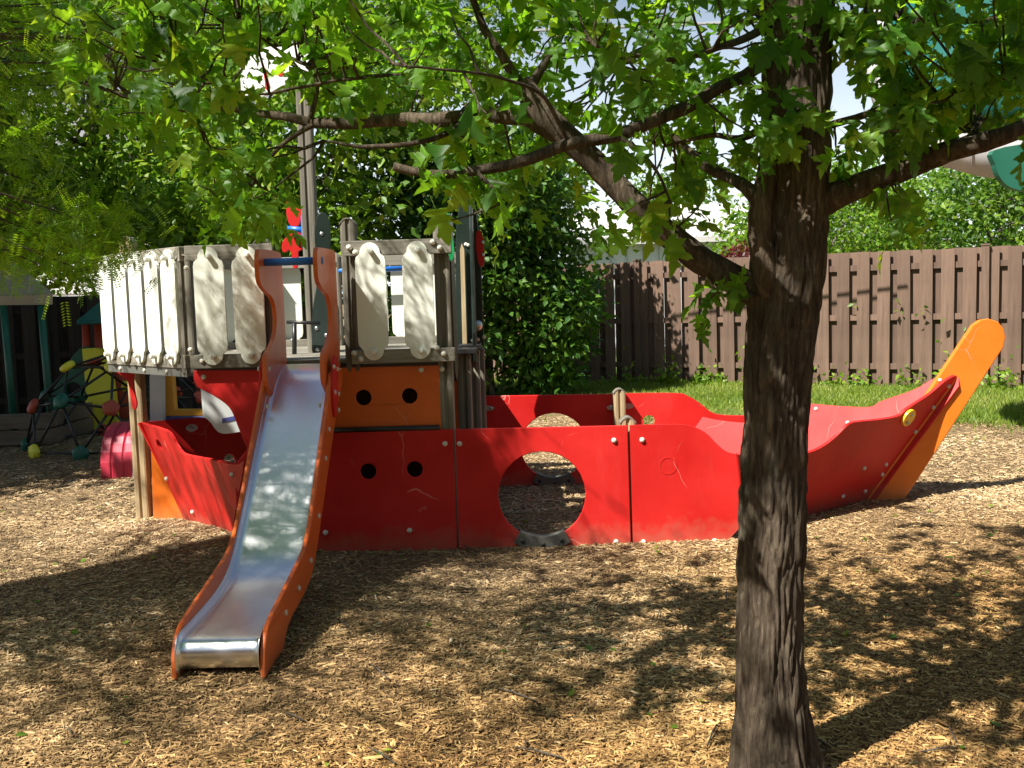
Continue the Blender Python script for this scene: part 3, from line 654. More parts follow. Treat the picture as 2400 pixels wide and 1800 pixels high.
# --- slide (runs out a little to the left as it descends)
n0_slide = len(bpy.data.objects)
XL, XR = -1.376, -0.988           # outer faces of the two side boards
T = [(4.06, -0.03), (4.062, 0.05), (4.085, 0.11), (4.13, 0.155), (4.20, 0.182), (4.33, 0.207), (4.63, 0.262), (4.80, 0.295), (4.92, 0.345), (5.05, 0.455), (5.30, 0.715), (5.56, 0.985), (5.62, 1.05), (5.66, 1.10)]
B = [(5.98, 1.10), (5.98, 1.02), (5.80, 0.90), (5.50, 0.62), (5.20, 0.33), (5.00, 0.165), (4.80, 0.105), (4.55, 0.075), (4.43, 0.04), (4.36, -0.03)]
UPP = [(5.60, 1.04), (5.585, 1.14), (5.61, 1.21), (5.70, 1.245), (5.80, 1.30), (5.855, 1.38), (5.85, 1.46), (5.79, 1.52), (5.68, 1.55), (5.57, 1.59), (5.535, 1.64), (5.535, 1.73), (5.56, 1.775), (5.62, 1.785), (5.98, 1.785), (6.03, 1.76), (6.04, 1.7), (6.045, 1.1), (5.98, 0.99), (5.80, 0.95)]
chute = [(4.105, 0.005), (4.088, 0.03), (4.083, 0.065), (4.095, 0.098), (4.13, 0.117), (4.30, 0.125), (4.55, 0.142), (4.74, 0.175), (4.88, 0.24), (5.02, 0.355), (5.30, 0.615), (5.60, 0.895), (5.72, 1.00), (5.80, 1.055), (5.90, 1.098), (6.04, 1.125)]
cs = smooth_path([V(0, y, z) for y, z in chute], 4)
mb = MB(); vs = []; x0, x1 = XL + 0.022, XR - 0.022
cross = [(x0, 0.035), (x0 + 0.004, 0.012), (x0 + 0.016, 0.001), (x0 + 0.04, 0.0), (x1 - 0.04, 0.0), (x1 - 0.016, 0.001), (x1 - 0.004, 0.012), (x1, 0.035)]
for i, p in enumerate(cs):
    t = (cs[min(i + 1, len(cs) - 1)] - cs[max(0, i - 1)]).normalized(); nn = V(0, -t.z, t.y)
    for x, hh in cross: vs.append(V(x, p.y, p.z) + nn * hh)
nc = len(cross); fs = [(i * nc + k, i * nc + k + 1, (i + 1) * nc + k + 1, (i + 1) * nc + k) for i in range(len(cs) - 1) for k in range(nc - 1)]
slide = mb.add(vs, fs).build('slide', M['steel'], ship, smooth=True)
slide['label'] = 'polished steel slide chute with orange side boards'
so = slide.modifiers.new('solid', 'SOLIDIFY'); so.thickness = 0.003; so.offset = -1
def yz(pts, x): return [V(x, y, z) for y, z in pts]
Ts = [(p.x, p.y) for p in smooth_path([V(a, c_, 0) for a, c_ in T], 3)]; Bs = [(p.x, p.y) for p in smooth_path([V(a, c_, 0) for a, c_ in B], 3)]; Us = [(p.x, p.y) for p in smooth_path([V(a, c_, 0) for a, c_ in UPP], 3, True)]
for x, side in ((XR, 1), (XL, -1)):
    nx_ = V(side, 0, 0)
    sb = MB().prism(yz(Ts + Bs, x), nx_, 0.022).build('side_board', M['slide_orange'], slide, bev=0.007)
    xu = x - side * 0.023 if False else x + side * 0.0
    ub = MB().prism([V(x - side * 0.0235, y, z) for y, z in Us], nx_, 0.024).build('grab_board', M['slide_orange'], slide, bev=0.008)
    ov = circle(V(x + side * 0.014, 5.70, 1.02), 0.175, nx_, 30, rx=0.075)
    sh = Matrix.Rotation(R(-14 * side) * side, 3, 'X'); cc = V(x + side * 0.014, 5.70, 1.02)
    MB().prism([cc + sh @ (p - cc) for p in ov], nx_, 0.016).build('joint_plate', M['red'], slide, bev=0.005)
    bolts(slide, [V(x + side * 0.014, y, z) for y, z in ((5.66, 1.13), (5.75, 1.11), (5.66, 0.99), (5.76, 0.97), (5.74, 0.88))], nx_, 0.013, 0.009)
    bolts(slide, [V(x + side * 0.001, y, z) for y, z in ((5.52, 0.80), (5.40, 0.66), (5.17, 0.40), (4.95, 0.225), (4.68, 0.165), (4.42, 0.13), (5.93, 1.70), (5.95, 1.28))], nx_, 0.014, 0.008)
    bolts(slide, [V(x - side * 0.05, y, z) for y, z in ((5.63, 1.13), (5.55, 0.93))], -nx_, 0.013, 0.008)
o = MB().tube([V(XL + 0.02, 5.66, 1.715), V(XR - 0.02, 5.66, 1.715)], 0.021, 14).build('grab_bar', M['blue'], slide, smooth=True)

_yaw = Matrix.Translation(V(-1.18, 6.0, 0)) @ Matrix.Rotation(-0.026, 4, 'Z') @ Matrix.Translation(V(1.18, -6.0, 0))
for o in [slide] + list(slide.children):
    if o is slide or o.name.startswith('bolt') is False: o.data.transform(_yaw)
    else: o.matrix_basis = _yaw @ o.matrix_basis
# --- mast, flag and fittings on deck
mt = onY(716, 300, YC); zt_m = ztop(700, 92, YC)
mast = post((mt.x + 0.0, YC), DECK, zt_m, 0.098, 'post')
mast.name = 'mast'
fl = smooth_path([V(*q, 0) for q in [(722, 98), (690, 99), (650, 105), (605, 117), (575, 134), (562, 158), (564, 190), (567, 218), (585, 229), (610, 228), (638, 214), (662, 200), (688, 193), (724, 191)]], 3)
flag = MB().prism(pxs([(p.x, p.y) for p in fl], YC - 0.06), FRONT, 0.015).build('flag', M['white'], ship, bev=0.004)
flag['label'] = 'white sheet plastic flag with red marks at the mast top'
MB().prism(circle(onY(657, 171, YC - 0.063), 0.022, FRONT, 18), FRONT, 0.003).build('flag_mark', M['red'], flag)
mk = smooth_path([V(*q, 0) for q in [(616, 160), (624, 162), (628, 185), (633, 203), (628, 211), (622, 207), (620, 188)]], 3, True)
MB().prism(pxs([(p.x, p.y) for p in mk], YC - 0.063), FRONT, 0.003).build('flag_mark', M['red'], flag)
bolts(flag, pxs([(706, 115), (710, 176)], YC - 0.06), FRONT, 0.018, 0.02)
bk = smooth_path([V(*q, 0) for q in [(744, 506), (756, 497), (768, 506), (773, 530), (774, 570), (772, 640), (782, 690), (793, 720), (796, 770), (790, 838), (736, 838), (732, 770), (734, 715), (742, 670), (745, 620), (738, 570), (738, 530)]], 3, True)
bp = MB().prism(pxs([(p.x, p.y) for p in bk], YC - 0.10), FRONT, 0.02).build('black_panel', M['black'], ship, bev=0.006)
bolts(bp, pxs([(754, 548), (742, 770), (787, 763), (765, 786), (744, 820)], YC - 0.10), FRONT, 0.014, 0.008, 'zinc')
# red cut-out figure on a blue bracket
rf = [(672, 466), (680, 484), (690, 477), (697, 486), (706, 490), (707, 510), (701, 528), (693, 534), (703, 545), (713, 562), (712, 580), (705, 587), (699, 591), (700, 616), (694, 630), (686, 625), (683, 597), (677, 586), (669, 592), (661, 588), (662, 566), (671, 556), (676, 545), (684, 534), (676, 522), (671, 500)]
figp = MB().prism(pxs([(p.x, p.y) for p in smooth_path([V(*q, 0) for q in rf], 2, True)], YC + 0.12), FRONT, 0.018).build('red_cutout', M['red'], ship, bev=0.004)
MB().tube(pxs([(672, 536), (700, 538), (712, 540)], YC + 0.07), 0.02, 12).build('bracket', M['blue'], figp, smooth=True)
MB().tube(pxs([(712, 505), (713, 580)], YC + 0.05), 0.02, 12).build('bracket', M['blue'], figp, smooth=True)
MB().tube(pxs([(735, 637), (950, 629)], YF - 0.1), 0.02, 12).build('blue_rail', M['blue'], ship, smooth=True)
MB().tube(pxs([(672, 755), (750, 757)], YC - 0.2), 0.012, 8).tube(pxs([(690, 757), (690, 840)], YC - 0.2), 0.016, 8).build('seat_frame', M['blackm'], ship, smooth=True)

# --- the forward end of the deck: dark sheets, posts, ladder and ornaments
XB = onY(1062, 700, YN + 0.1).x
def yzp(pts, x): return [V(x, y, z) for y, z in pts]
e1 = [(6.16, 1.05), (6.16, 1.86), (6.22, 1.95), (6.32, 2.0), (6.42, 1.97), (6.48, 1.88), (6.52, 1.5), (6.52, 1.05)]
ea = MB().prism(yzp([(p.x, p.y) for p in smooth_path([V(*q, 0) for q in e1], 2, True)], XB), V(1, 0, 0), 0.02).build('black_panel', M['black'], ship, bev=0.004)
e2 = [(7.0, 1.05), (6.98, 1.5), (7.02, 1.95), (7.12, 2.25), (7.3, 2.38), (7.5, 2.25), (7.62, 1.95), (7.66, 1.5), (7.66, 1.05)]
eb = MB().prism(yzp([(p.x, p.y) for p in smooth_path([V(*q, 0) for q in e2], 2, True)], XB + 0.10), V(1, 0, 0), 0.02).build('black_panel', M['black'], ship, bev=0.004)
ec = MB().prism(pxs([(1067, 640), (1069, 530), (1078, 470), (1096, 450), (1112, 470), (1125, 560), (1135, 810), (1070, 810)], 7.35), FRONT, 0.02).build('black_panel', M['black'], ship, bev=0.006)
MB().prism(pxs([(1078, 585), (1082, 570), (1088, 585), (1094, 806), (1084, 806)], 7.28), FRONT, 0.04).build('ladder_post', M['postn'], ship)
gr = smooth_path([V(*q, 0) for q in [(1041, 512), (1047, 500), (1053, 506), (1056, 540), (1063, 575), (1064, 600), (1056, 612), (1050, 590), (1044, 560)]], 3, True)
MB().prism(pxs([(p.x, p.y) for p in gr], YN - 0.02), FRONT, 0.03).build('green_ornament', M['green'], ship, bev=0.006)
rd = smooth_path([V(*q, 0) for q in [(1117, 545), (1124, 540), (1130, 548), (1135, 590), (1134, 618), (1127, 625), (1120, 610), (1115, 570)]], 3, True)
ro = MB().prism(pxs([(p.x, p.y) for p in rd], 7.2), FRONT, 0.03).build('red_ornament', M['red'], ship, bev=0.007)
bolts(ro, pxs([(1131, 568), (1132, 597)], 7.2), FRONT, 0.012, 0.01, 'zinc')
gl = bpy.data.meshes.new('knob'); bm = bmesh.new(); bmesh.ops.create_uvsphere(bm, u_segments=16, v_segments=10, radius=0.036); bm.to_mesh(gl); bm.free()
kb = mesh_obj('knob', gl, M['zinc'], ec, True); kb.location = onY(1119, 763, 7.3); kb.scale = (1, 0.8, 1.1)
bolts(ec, pxs([(1107, 799), (1120, 796), (1134, 790), (1092, 573), (1097, 575)], 7.348), FRONT, 0.014, 0.014)
for i, (a, bq, Y) in enumerate(((1090, 822, 6.75), (1102, 812, 7.05))):
    c = onY(a, bq, Y); MB().box((c.x, Y, c.z), (0.15, 0.16, 0.035)).build('ladder_tread', M['blackm'], ship, bev=0.004)
for a, t, Y in ((1090, 826, 6.78), (1112, 816, 7.2), (1124, 812, 7.5)):
    post_px(a, t, 930, Y, mat='post')
# lower orange piece glimpsed behind the deck post
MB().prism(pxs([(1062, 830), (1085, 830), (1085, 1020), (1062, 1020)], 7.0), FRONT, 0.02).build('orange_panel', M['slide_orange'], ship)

# ================================================================== fences
def fence(name, label, P0, P1, h, mat, pitch=0.285, sw=0.172, z0=-0.02, front=1):
    P0 = Vector((*P0, 0)); P1 = Vector((*P1, 0)); u = (P1 - P0); L = u.length; u.normalize(); n = V(u.y, -u.x, 0)
    if n.y > 0: n = -n
    root = thing(name, label, 'fence', (P0.x, P0.y, 0)); rz = math.atan2(u.y, u.x)
    sm = MB().box((0, 0, h / 2), (sw, 0.018, h)).mesh('slat'); sm.materials.append(M[mat])
    pm_ = MB().box((0, 0, (h + 0.07) / 2 - 0.1), (0.095, 0.095, h + 0.07 + 0.1)).box((0, 0, h + 0.03), (0.115, 0.115, 0.022)).mesh('post'); pm_.materials.append(M[mat])
    def put(me, nm, t, off, z, tilt=0.0, ry=0.0):
        o = bpy.data.objects.new(nm, me); link(o, root)
        p = P0 + u * t + n * off
        o.matrix_basis = Matrix.Translation(V(p.x, p.y, z)) @ Matrix.Rotation(rz + ry, 4, 'Z') @ Matrix.Rotation(tilt, 4, 'Y'); return o
    k = int(L / pitch)
    for i in range(k):
        put(sm, 'slat', (i + 0.5) * pitch + random.uniform(-0.006, 0.006), 0.042, z0 + random.uniform(-0.008, 0.008), random.uniform(-0.006, 0.006), random.uniform(-0.02, 0.02))
        put(sm, 'slat', (i + 1.0) * pitch + random.uniform(-0.006, 0.006), -0.042, z0 + random.uniform(-0.008, 0.008), random.uniform(-0.006, 0.006), random.uniform(-0.02, 0.02))
    for z in (0.16, 0.52, 0.885):
        c = P0 + u * (L / 2); MB().box((c.x, c.y, h * z + z0), (L, 0.038, 0.085), Matrix.Rotation(rz, 3, 'Z')).build('rail', M[mat], root)
    t = 0.06 + (0.3 if L > 6 else 0)
    while t < L: put(pm_, 'post', t, 0.07, z0); t += 2.56
    return root
FA, FB = onZ(1500, 893, 0).copy(), onZ(2330, 921, 0).copy()
FA = V(2.09, 16.7, 0); FB = V(6.69, 14.2, 0); fu = (FB - FA).normalized()
P0 = FA - fu * 2.9; P1 = FB + fu * 2.4
fence('slat_fence', 'sunlit brown shadowbox fence running behind the bow and the dark shrub', (P0.x, P0.y), (P1.x, P1.y), 1.98, 'fence')
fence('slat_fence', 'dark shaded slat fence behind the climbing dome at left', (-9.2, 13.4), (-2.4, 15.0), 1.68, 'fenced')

# ================================================================== foliage tools
LEAF2 = ([(0, 0, 0), (0.30, 0.42, 0.07), (0, 1, -0.10), (-0.30, 0.42, 0.07)], [(0, 1, 2), (0, 2, 3)])
def clump_cloud(name, ells, nclump, per, lsize, spread, mat, parent, shell=0.45, tmpl=LEAF2, up=0.5, seed=0, lowbias=0.0):
    """leaves gathered in clumps that fill the given ellipsoids unevenly"""
    g = np.random.default_rng(seed + 100); C = []
    for (c, r, wgt) in ells:
        k = int(nclump * wgt); d = g.normal(size=(k, 3)); d /= np.linalg.norm(d, axis=1, keepdims=True)
        rad = (shell + (1 - shell) * g.uniform(0, 1, k) ** 0.6)
        C.append(np.array(c) + d * rad[:, None] * np.array(r))
    C = np.concatenate(C); C = C[C[:, 2] > 0.08]
    m = (per * g.uniform(0.4, 1.6, len(C))).astype(int) + 1
    idx = np.repeat(np.arange(len(C)), m); n = len(idx)
    sp = spread * g.uniform(0.6, 1.3, len(C))[idx]
    pos = C[idx] + g.normal(size=(n, 3)) * sp[:, None] * np.array([1, 1, 0.6])
    out = pos - C[idx]; yd = out / (np.linalg.norm(out, axis=1, keepdims=True) + 1e-6) + g.normal(size=(n, 3)) * 0.6 + np.array([0, 0, -0.35])
    nd = g.normal(size=(n, 3)) * 0.7 + np.array([0, 0, up])
    rnd = np.clip(g.normal(0.5, 0.22, len(C))[idx] + g.normal(0, 0.17, n), 0, 1)
    pos[:, 2] = np.maximum(pos[:, 2], 0.03)
    me = cloud(name, tmpl[0], tmpl[1], pos, lsize * g.uniform(0.45, 1.6, n), yd, nd, rnd)
    o = mesh_obj(name, me, M[mat], parent); return o, C
def limb(a, b, r0, r1, k=6, sag=0.0, wob=0.06, seed=0):
    a, b = Vector(a), Vector(b); L = (b - a).length; pts = []
    for i in range(k + 1):
        t = i / k; p = a.lerp(b, t) + V(noise.noise(V(seed, t * 3, 0)), noise.noise(V(seed, t * 3, 9)), noise.noise(V(seed, t * 3, 5))) * (wob * L * math.sin(PI * t)) + V(0, 0, sag * L * math.sin(PI * t)); pts.append(p)
    return pts, [r0 + (r1 - r0) * i / k for i in range(k + 1)]
def make_tree(name, label, base, h, r0, ells, nclump, per, lsize, spread, mat, seed, group=None, nlimb=14, cat='tree', stems=1, bark_='barkd', shell=0.45, fork=0.35):
    root = thing(name, label, cat, (base[0], base[1], 0), group)
    cr, C = clump_cloud('crown', ells, nclump, per, lsize, spread, mat, root, shell, seed=seed)
    g = random.Random(seed); mb = MB()
    for s in range(stems):
        o = V(g.uniform(-0.25, 0.25), g.uniform(-0.2, 0.2), 0) if stems > 1 else V(0, 0, 0)
        top = V(base[0] + g.uniform(-0.3, 0.3) * (1 + stems * 0.4), base[1] + g.uniform(-0.2, 0.2), h)
        pts, rd = limb(V(base[0], base[1], -0.1) + o, top, r0 / math.sqrt(stems), r0 * 0.25 / math.sqrt(stems), 8, 0, 0.05, seed + s)
        mb.tube(pts, rd, 9, jit=0.06)
        for k in range(max(3, nlimb // stems)):
            t = g.uniform(fork, 0.98); i = min(7, int(t * 8)); a = pts[i].lerp(pts[i + 1], t * 8 - i); q = C[g.randrange(len(C))]
            lp, lr = limb(a, q, r0 * 0.35 * (1 - t * 0.6), 0.008, 6, 0.06, 0.08, seed * 7 + k); mb.tube(lp, lr, 6)
    mb.build('trunk', M[bark_], root, smooth=True)
    return root

# ================================================================== the maple in front
MY = 3.05
mp_root_p = onY(1826, 1850, MY)
maple = thing('maple_tree', 'maple tree with rough brown trunk standing in front of the red bow', 'tree', (mp_root_p.x, MY, 0))
tk = [(1830, 1900, .165), (1826, 1845, .145), (1820, 1780, .124), (1814, 1700, .115), (1808, 1500, .108), (1807, 1350, .106), (1811, 1150, .104), (1821, 950, .104), (1840, 720, .109), (1855, 540, .112), (1862, 300, .107), (1868, 100, .103), (1872, -100, .098), (1868, -420, .09), (1880, -800, .075), (1870, -1300, .055), (1880, -2100, .03)]
tc = [onY(a, bq, MY) for a, bq, r_ in tk]; tr = [r_ for *_, r_ in tk]
cp_ = smooth_path(tc, 28); rp_ = [p.x for p in smooth_path([V(r_, 0, 0) for r_ in tr], 28)]
NS = 150; tvv = []; bark_d = []
for i, (p, r_) in enumerate(zip(cp_, rp_)):
    for k in range(NS):
        a = 2 * PI * k / NS; ca, sa = math.cos(a), math.sin(a)
        wx = noise.noise(V(ca * 2.2, sa * 2.2, p.z * 4.0)) * 0.9
        q = V(ca * r_ * 40 + wx, sa * r_ * 40 - wx, p.z * 4.6 + 0.5 * noise.noise(V(ca * 5, sa * 5, p.z * 9)))
        dv = noise.voronoi(q)[0]; crack = min(1.0, (dv[1] - dv[0]) * 2.2)
        n2 = noise.noise(q * 2.1 + V(7, 3, 1))
        n3 = noise.noise(V(ca * r_ * 95, sa * r_ * 95, p.z * 14))
        ridge = 0.013 * crack ** 0.6 + 0.005 * n2 + 0.003 * n3
        lump = 0.012 * noise.noise(V(ca * 1.4, sa * 1.4, p.z * 1.7)) + 0.006 * noise.noise(V(ca * 3, sa * 3, p.z * 6))
        flare = 0.05 * max(0, 0.28 - p.z) * (0.5 + 0.5 * math.cos(3 * a - 0.6)) * 3 if p.z < 0.28 else 0
        rr_ = r_ - 0.016 + ridge * min(1, r_ / 0.09) + lump * min(1, r_ / 0.1) + flare
        tvv.append((p.x + ca * rr_, p.y + sa * rr_, p.z))
nr = len(cp_); ii, kk = np.meshgrid(np.arange(nr - 1), np.arange(NS), indexing='ij'); k2 = (kk + 1) % NS
tff = np.stack([ii * NS + kk, ii * NS + k2, (ii + 1) * NS + k2, (ii + 1) * NS + kk], -1).reshape(-1, 4)
trunk = mesh_obj('trunk', fast_mesh('trunk', tvv, tff), M['bark'], maple, True)

# limbs measured from the photograph: (x, y, distance, radius)
BR = {
 'a': [(1800, 705, 3.06, .052), (1745, 665, 3.05, .046), (1650, 612, 3.04, .042), (1530, 520, 3.02, .039), (1430, 420, 3.0, .037), (1345, 332, 3.0, .036), (1275, 272, 3.0, .037), (1222, 200, 3.02, .032)],
 'a1': [(1330, 325, 3.0, .03), (1200, 268, 3.1, .027), (1060, 275, 3.2, .024), (900, 285, 3.3, .020), (740, 288, 3.4, .017), (620, 264, 3.5, .013), (500, 256, 3.6, .010), (350, 240, 3.7, .007), (200, 195, 3.8, .004)],
 'a2': [(1228, 210, 3.02, .018), (1180, 140, 3.0, .014), (1130, 50, 3.0, .011), (1095, -60, 3.0, .009), (1060, -260, 3.0, .005)],
 'a3': [(1232, 215, 3.02, .016), (1300, 110, 3.1, .011), (1350, -20, 3.2, .008), (1380, -200, 3.3, .004)],
 'a4': [(740, 288, 3.4, .010), (660, 340, 3.4, .007), (600, 420, 3.4, .005), (560, 500, 3.4, .003)],
 'a5': [(720, 286, 3.4, .009), (745, 180, 3.4, .007), (640, 110, 3.5, .005), (560, 60, 3.5, .003)],
 'a6': [(1110, 268, 3.1, .012), (1010, 330, 2.9, .008), (860, 345, 2.9, .006), (760, 330, 2.9, .003)],
 'b': [(1850, 120, 3.05, .020), (1720, 190, 2.95, .018), (1570, 268, 2.85, .018), (1440, 318, 2.8, .018), (1310, 345, 2.75, .017), (1180, 390, 2.72, .015), (1050, 408, 2.7, .013), (985, 402, 2.7, .012), (922, 388, 2.7, .0115)],
 'b1': [(1120, 400, 2.7, .006), (1170, 470, 2.65, .004), (1120, 500, 2.65, .003), (1055, 515, 2.65, .002)],
 'b2': [(1330, 340, 2.76, .007), (1280, 230, 2.7, .005), (1150, 180, 2.6, .004), (950, 160, 2.5, .003)],
 'b3': [(1450, 315, 2.8, .008), (1530, 390, 2.75, .005), (1570, 470, 2.75, .003)],
 'b4': [(940, 175, 3.0, .006), (780, 190, 3.0, .005), (600, 220, 2.95, .004), (430, 165, 2.95, .003)],
 'c': [(1915, 478, 3.05, .055), (1960, 455, 3.03, .042), (2050, 425, 3.0, .036), (2200, 365, 2.9, .031), (2330, 325, 2.85, .027), (2490, 265, 2.8, .022), (2750, 160, 2.7, .012)],
 'c1': [(2180, 375, 2.92, .010), (2250, 330, 2.9, .006), (2290, 312, 2.9, .003)],
 'c2': [(1930, 300, 3.05, .012), (2050, 260, 2.9, .010), (2200, 220, 2.75, .008), (2330, 190, 2.65, .005), (2450, 180, 2.6, .003)],
 'c3': [(1920, 60, 3.05, .014), (2050, 40, 2.95, .010), (2250, 50, 2.8, .007), (2420, 30, 2.7, .004)],
 'd': [(1812, 700, 3.02, .034), (1795, 640, 2.985, .036), (1782, 560, 2.975, .035), (1782, 480, 2.975, .033), (1796, 400, 2.985, .028), (1806, 300, 3.0, .022)],
 'd1': [(1775, 470, 2.97, .024), (1735, 430, 3.0, .018), (1660, 395, 3.1, .013), (1590, 330, 3.2, .009), (1520, 240, 3.3, .006), (1450, 150, 3.4, .003)],
 'd2': [(1790, 300, 3.0, .014), (1730, 325, 3.0, .010), (1660, 322, 3.0, .007), (1560, 345, 3.0, .003)],
 'd3': [(1800, 60, 3.0, .014), (1700, 110, 2.9, .010), (1560, 140, 2.8, .007), (1400, 110, 2.75, .004)],
 'e': [(1770, 690, 3.0, .008), (1700, 690, 2.97, .004), (1655, 650, 2.95, .003)],
}
bp_pts = []          # (point, radius) along all limbs, where twigs may start
lm_mb = MB()
for kx, bq in BR.items():
    P = smooth_path([onY(x, y, Y) for x, y, Y, _ in bq], 6); rr_ = [p.x for p in smooth_path([V(r_, 0, 0) for *_, r_ in bq], 6)]
    P = [p + V(noise.noise(p * 9), noise.noise(p * 9 + V(5, 0, 0)), noise.noise(p * 9 + V(0, 5, 0))) * 0.008 for p in P]
    lm_mb.tube(P, rr_, 12 if rr_[0] > .02 else 7, jit=0.05)
    bp_pts += list(zip(P, rr_))
# limbs of the upper crown, above the frame
g = random.Random(5); up_lm = []
for k in range(30):
    z = g.uniform(2.6, 5.6); i = min(range(len(cp_)), key=lambda j: abs(cp_[j].z - z)); a = cp_[i]; an = g.uniform(0, 2 * PI); L = g.uniform(0.9, 1.8) * (1.25 - (z - 2.6) * 0.16)
    P, rr_ = limb(a, a + V(math.cos(an) * L, math.sin(an) * L, g.uniform(0.2, 0.8)), 0.022, 0.004, 8, 0.05, 0.08, k)
    up_lm.append((P, rr_)); lm_mb.tube(P, rr_, 6)
lm_mb.build('branches', M['bark'], maple, smooth=True)

# maple leaf shape
half = [(0.0, 0.0), (0.07, 0.02), (0.16, -0.03), (0.26, 0.0), (0.40, 0.015), (0.33, 0.09), (0.31, 0.15), (0.21, 0.215), (0.33, 0.27), (0.37, 0.36), (0.47, 0.42), (0.56, 0.56), (0.45, 0.545), (0.40, 0.60), (0.32, 0.55), (0.25, 0.53), (0.135, 0.445), (0.145, 0.56), (0.23, 0.66), (0.22, 0.74), (0.14, 0.74), (0.10, 0.86), (0.0, 1.0)]
out2 = half + [(-x, y) for x, y in reversed(half[1:-1])]
lt = tessellate_polygon([[V(x, y, 0) for x, y in out2]])
def leaf_tmpl(wd, fold, droop, curl):
    vs = [(x * wd, y, fold * abs(x) - droop * y * y + curl * math.sin(7 * x + 5 * y)) for x, y in out2]; n_ = len(vs)
    return (vs + [(-0.011, 0.02, 0), (0.011, 0.02, 0), (0.004, -0.42, 0.10), (-0.004, -0.42, 0.10)], [tuple(t) for t in lt] + [(n_, n_ + 1, n_ + 2), (n_, n_ + 2, n_ + 3)])
LEAFS = [leaf_tmpl(1.0, 0.25, 0.20, 0.05), leaf_tmpl(0.82, 0.60, 0.45, 0.03), leaf_tmpl(1.1, -0.15, 0.35, 0.08), leaf_tmpl(0.7, 0.9, 0.15, 0.04)]

low_x = [0, 120, 200, 300, 420, 500, 560, 640, 720, 800, 900, 980, 1060, 1160, 1240, 1330, 1400, 1480, 1560, 1650, 1720, 1800, 1950, 2040, 2100, 2180, 2260, 2330, 2420]
low_y = [130, 250, 300, 330, 400, 520, 570, 540, 400, 330, 360, 430, 450, 450, 400, 400, 500, 585, 590, 560, 470, 330, 420, 480, 560, 470, 450, 420, 440]
twigs = MB(); LP, LS, LYd, LN, LR = [], [], [], [], []
def cluster(c, nl, size, a=None, shade=0.5):
    """a spray of leaves at c, on a twig that grows from limb point a"""
    c = Vector(c)
    if a is not None:
        P, rr_ = limb(a, c, 0.0045, 0.0018, 5, -0.04, 0.10, g.uniform(0, 99)); twigs.tube(P, rr_, 5, cap=False)
    ax = (c - a).normalized() if a is not None else V(g.uniform(-1, 1), g.uniform(-1, 1), 0.2).normalized()
    for i in range(nl):
        t = g.uniform(-0.3, 0.12); s = size * g.uniform(0.6, 1.2)
        d = V(g.gauss(0, 1), g.gauss(0, 1), g.gauss(-0.25, 0.5)).normalized()
        d = (d + ax * 0.5).normalized() ; d.z -= g.uniform(0.1, 0.9); d.normalize()
        p = c + ax * (t * 0.5) + d * (0.42 * s)
        LP.append(p); LS.append(s); LYd.append(d); LN.append(V(g.gauss(0, 0.55), g.gauss(-0.15, 0.55), 1.0)); LR.append(min(1, max(0, g.gauss(shade, 0.22))))
def nearest(c, mx=9):
    best = None; bd = 1e9
    for p, r_ in bp_pts:
        d = (p - c).length
        if d < bd: bd = d; best = p
    return best, bd
over_mb = MB()
nset = 0
while nset < 225:                                  # sprays seen in the frame
    px = g.uniform(90, 2440); py = g.uniform(-120, 600)
    if py > np.interp(px, low_x, low_y) - 25: continue
    if 1775 < px < 1950 and py < 560 and g.random() < 0.72: continue       # the trunk stays clear
    if 1230 < px < 1420 and 90 < py < 330 and g.random() < 0.2: continue   # sky gap beside the limb
    if px < 420 and g.random() < 0.25: continue
    if 640 < px < 780 and 60 < py and g.random() < 0.85: continue         # mast stays visible
    if 540 < px < 640 and 70 < py < 260 and g.random() < 0.7: continue
    if 760 < px < 1000 and 300 < py and g.random() < 0.5: continue
    Y = g.uniform(2.55, 3.9) if px < 1750 else g.uniform(2.4, 3.3)
    if 1220 < px < 1800 and abs(py - np.interp(px, [1222, 1275, 1345, 1430, 1530, 1650, 1745, 1800], [200, 272, 332, 420, 520, 612, 665, 705])) < 75:
        if g.random() < 0.5: continue
        Y = g.uniform(3.15, 3.8)
    if px > 1930:                                  # the right-hand limb stays in view
        if abs(py - np.interp(px, [1930, 2050, 2200, 2330, 2420], [470, 425, 365, 325, 295])) < 80: continue
    if 300 < px < 1250 and abs(py - 272) < 45 and g.random() < 0.6: Y = max(Y, 3.55)
    c = onY(px, py, Y); a, d = nearest(c)
    if d > 0.62: c = a + (c - a) * (0.62 / d)
    cluster(c, g.randint(6, 11), 0.076, a, 0.55); nset += 1
nset = 0
while nset < 48:                                   # fills between the limb and the trunk, and right of the trunk
    if g.random() < 0.6: px, py, Y = g.uniform(1230, 1790), g.uniform(20, 470), g.uniform(3.15, 3.9)
    else: px, py, Y = g.uniform(1960, 2420), g.uniform(10, 230), g.uniform(2.6, 3.4)
    c = onY(px, py, Y); a, d = nearest(c)
    if d > 0.75: continue
    cluster(c, g.randint(6, 10), 0.074, a, 0.55); nset += 1
nset = 0
while nset < 95:                                   # sprays just above the frame
    c = onY(g.uniform(150, 2300), g.uniform(-520, -40), g.uniform(2.7, 4.3)); a, d = nearest(c)
    if d > 1.1: continue
    cluster(c, g.randint(7, 11), 0.085, a, 0.5); nset += 1
for k in range(8):
    c = onY(g.uniform(2110, 2430), g.uniform(-20, 200), g.uniform(2.45, 2.95)); a, d = nearest(c); cluster(c, g.randint(6, 9), 0.076, a, 0.45)
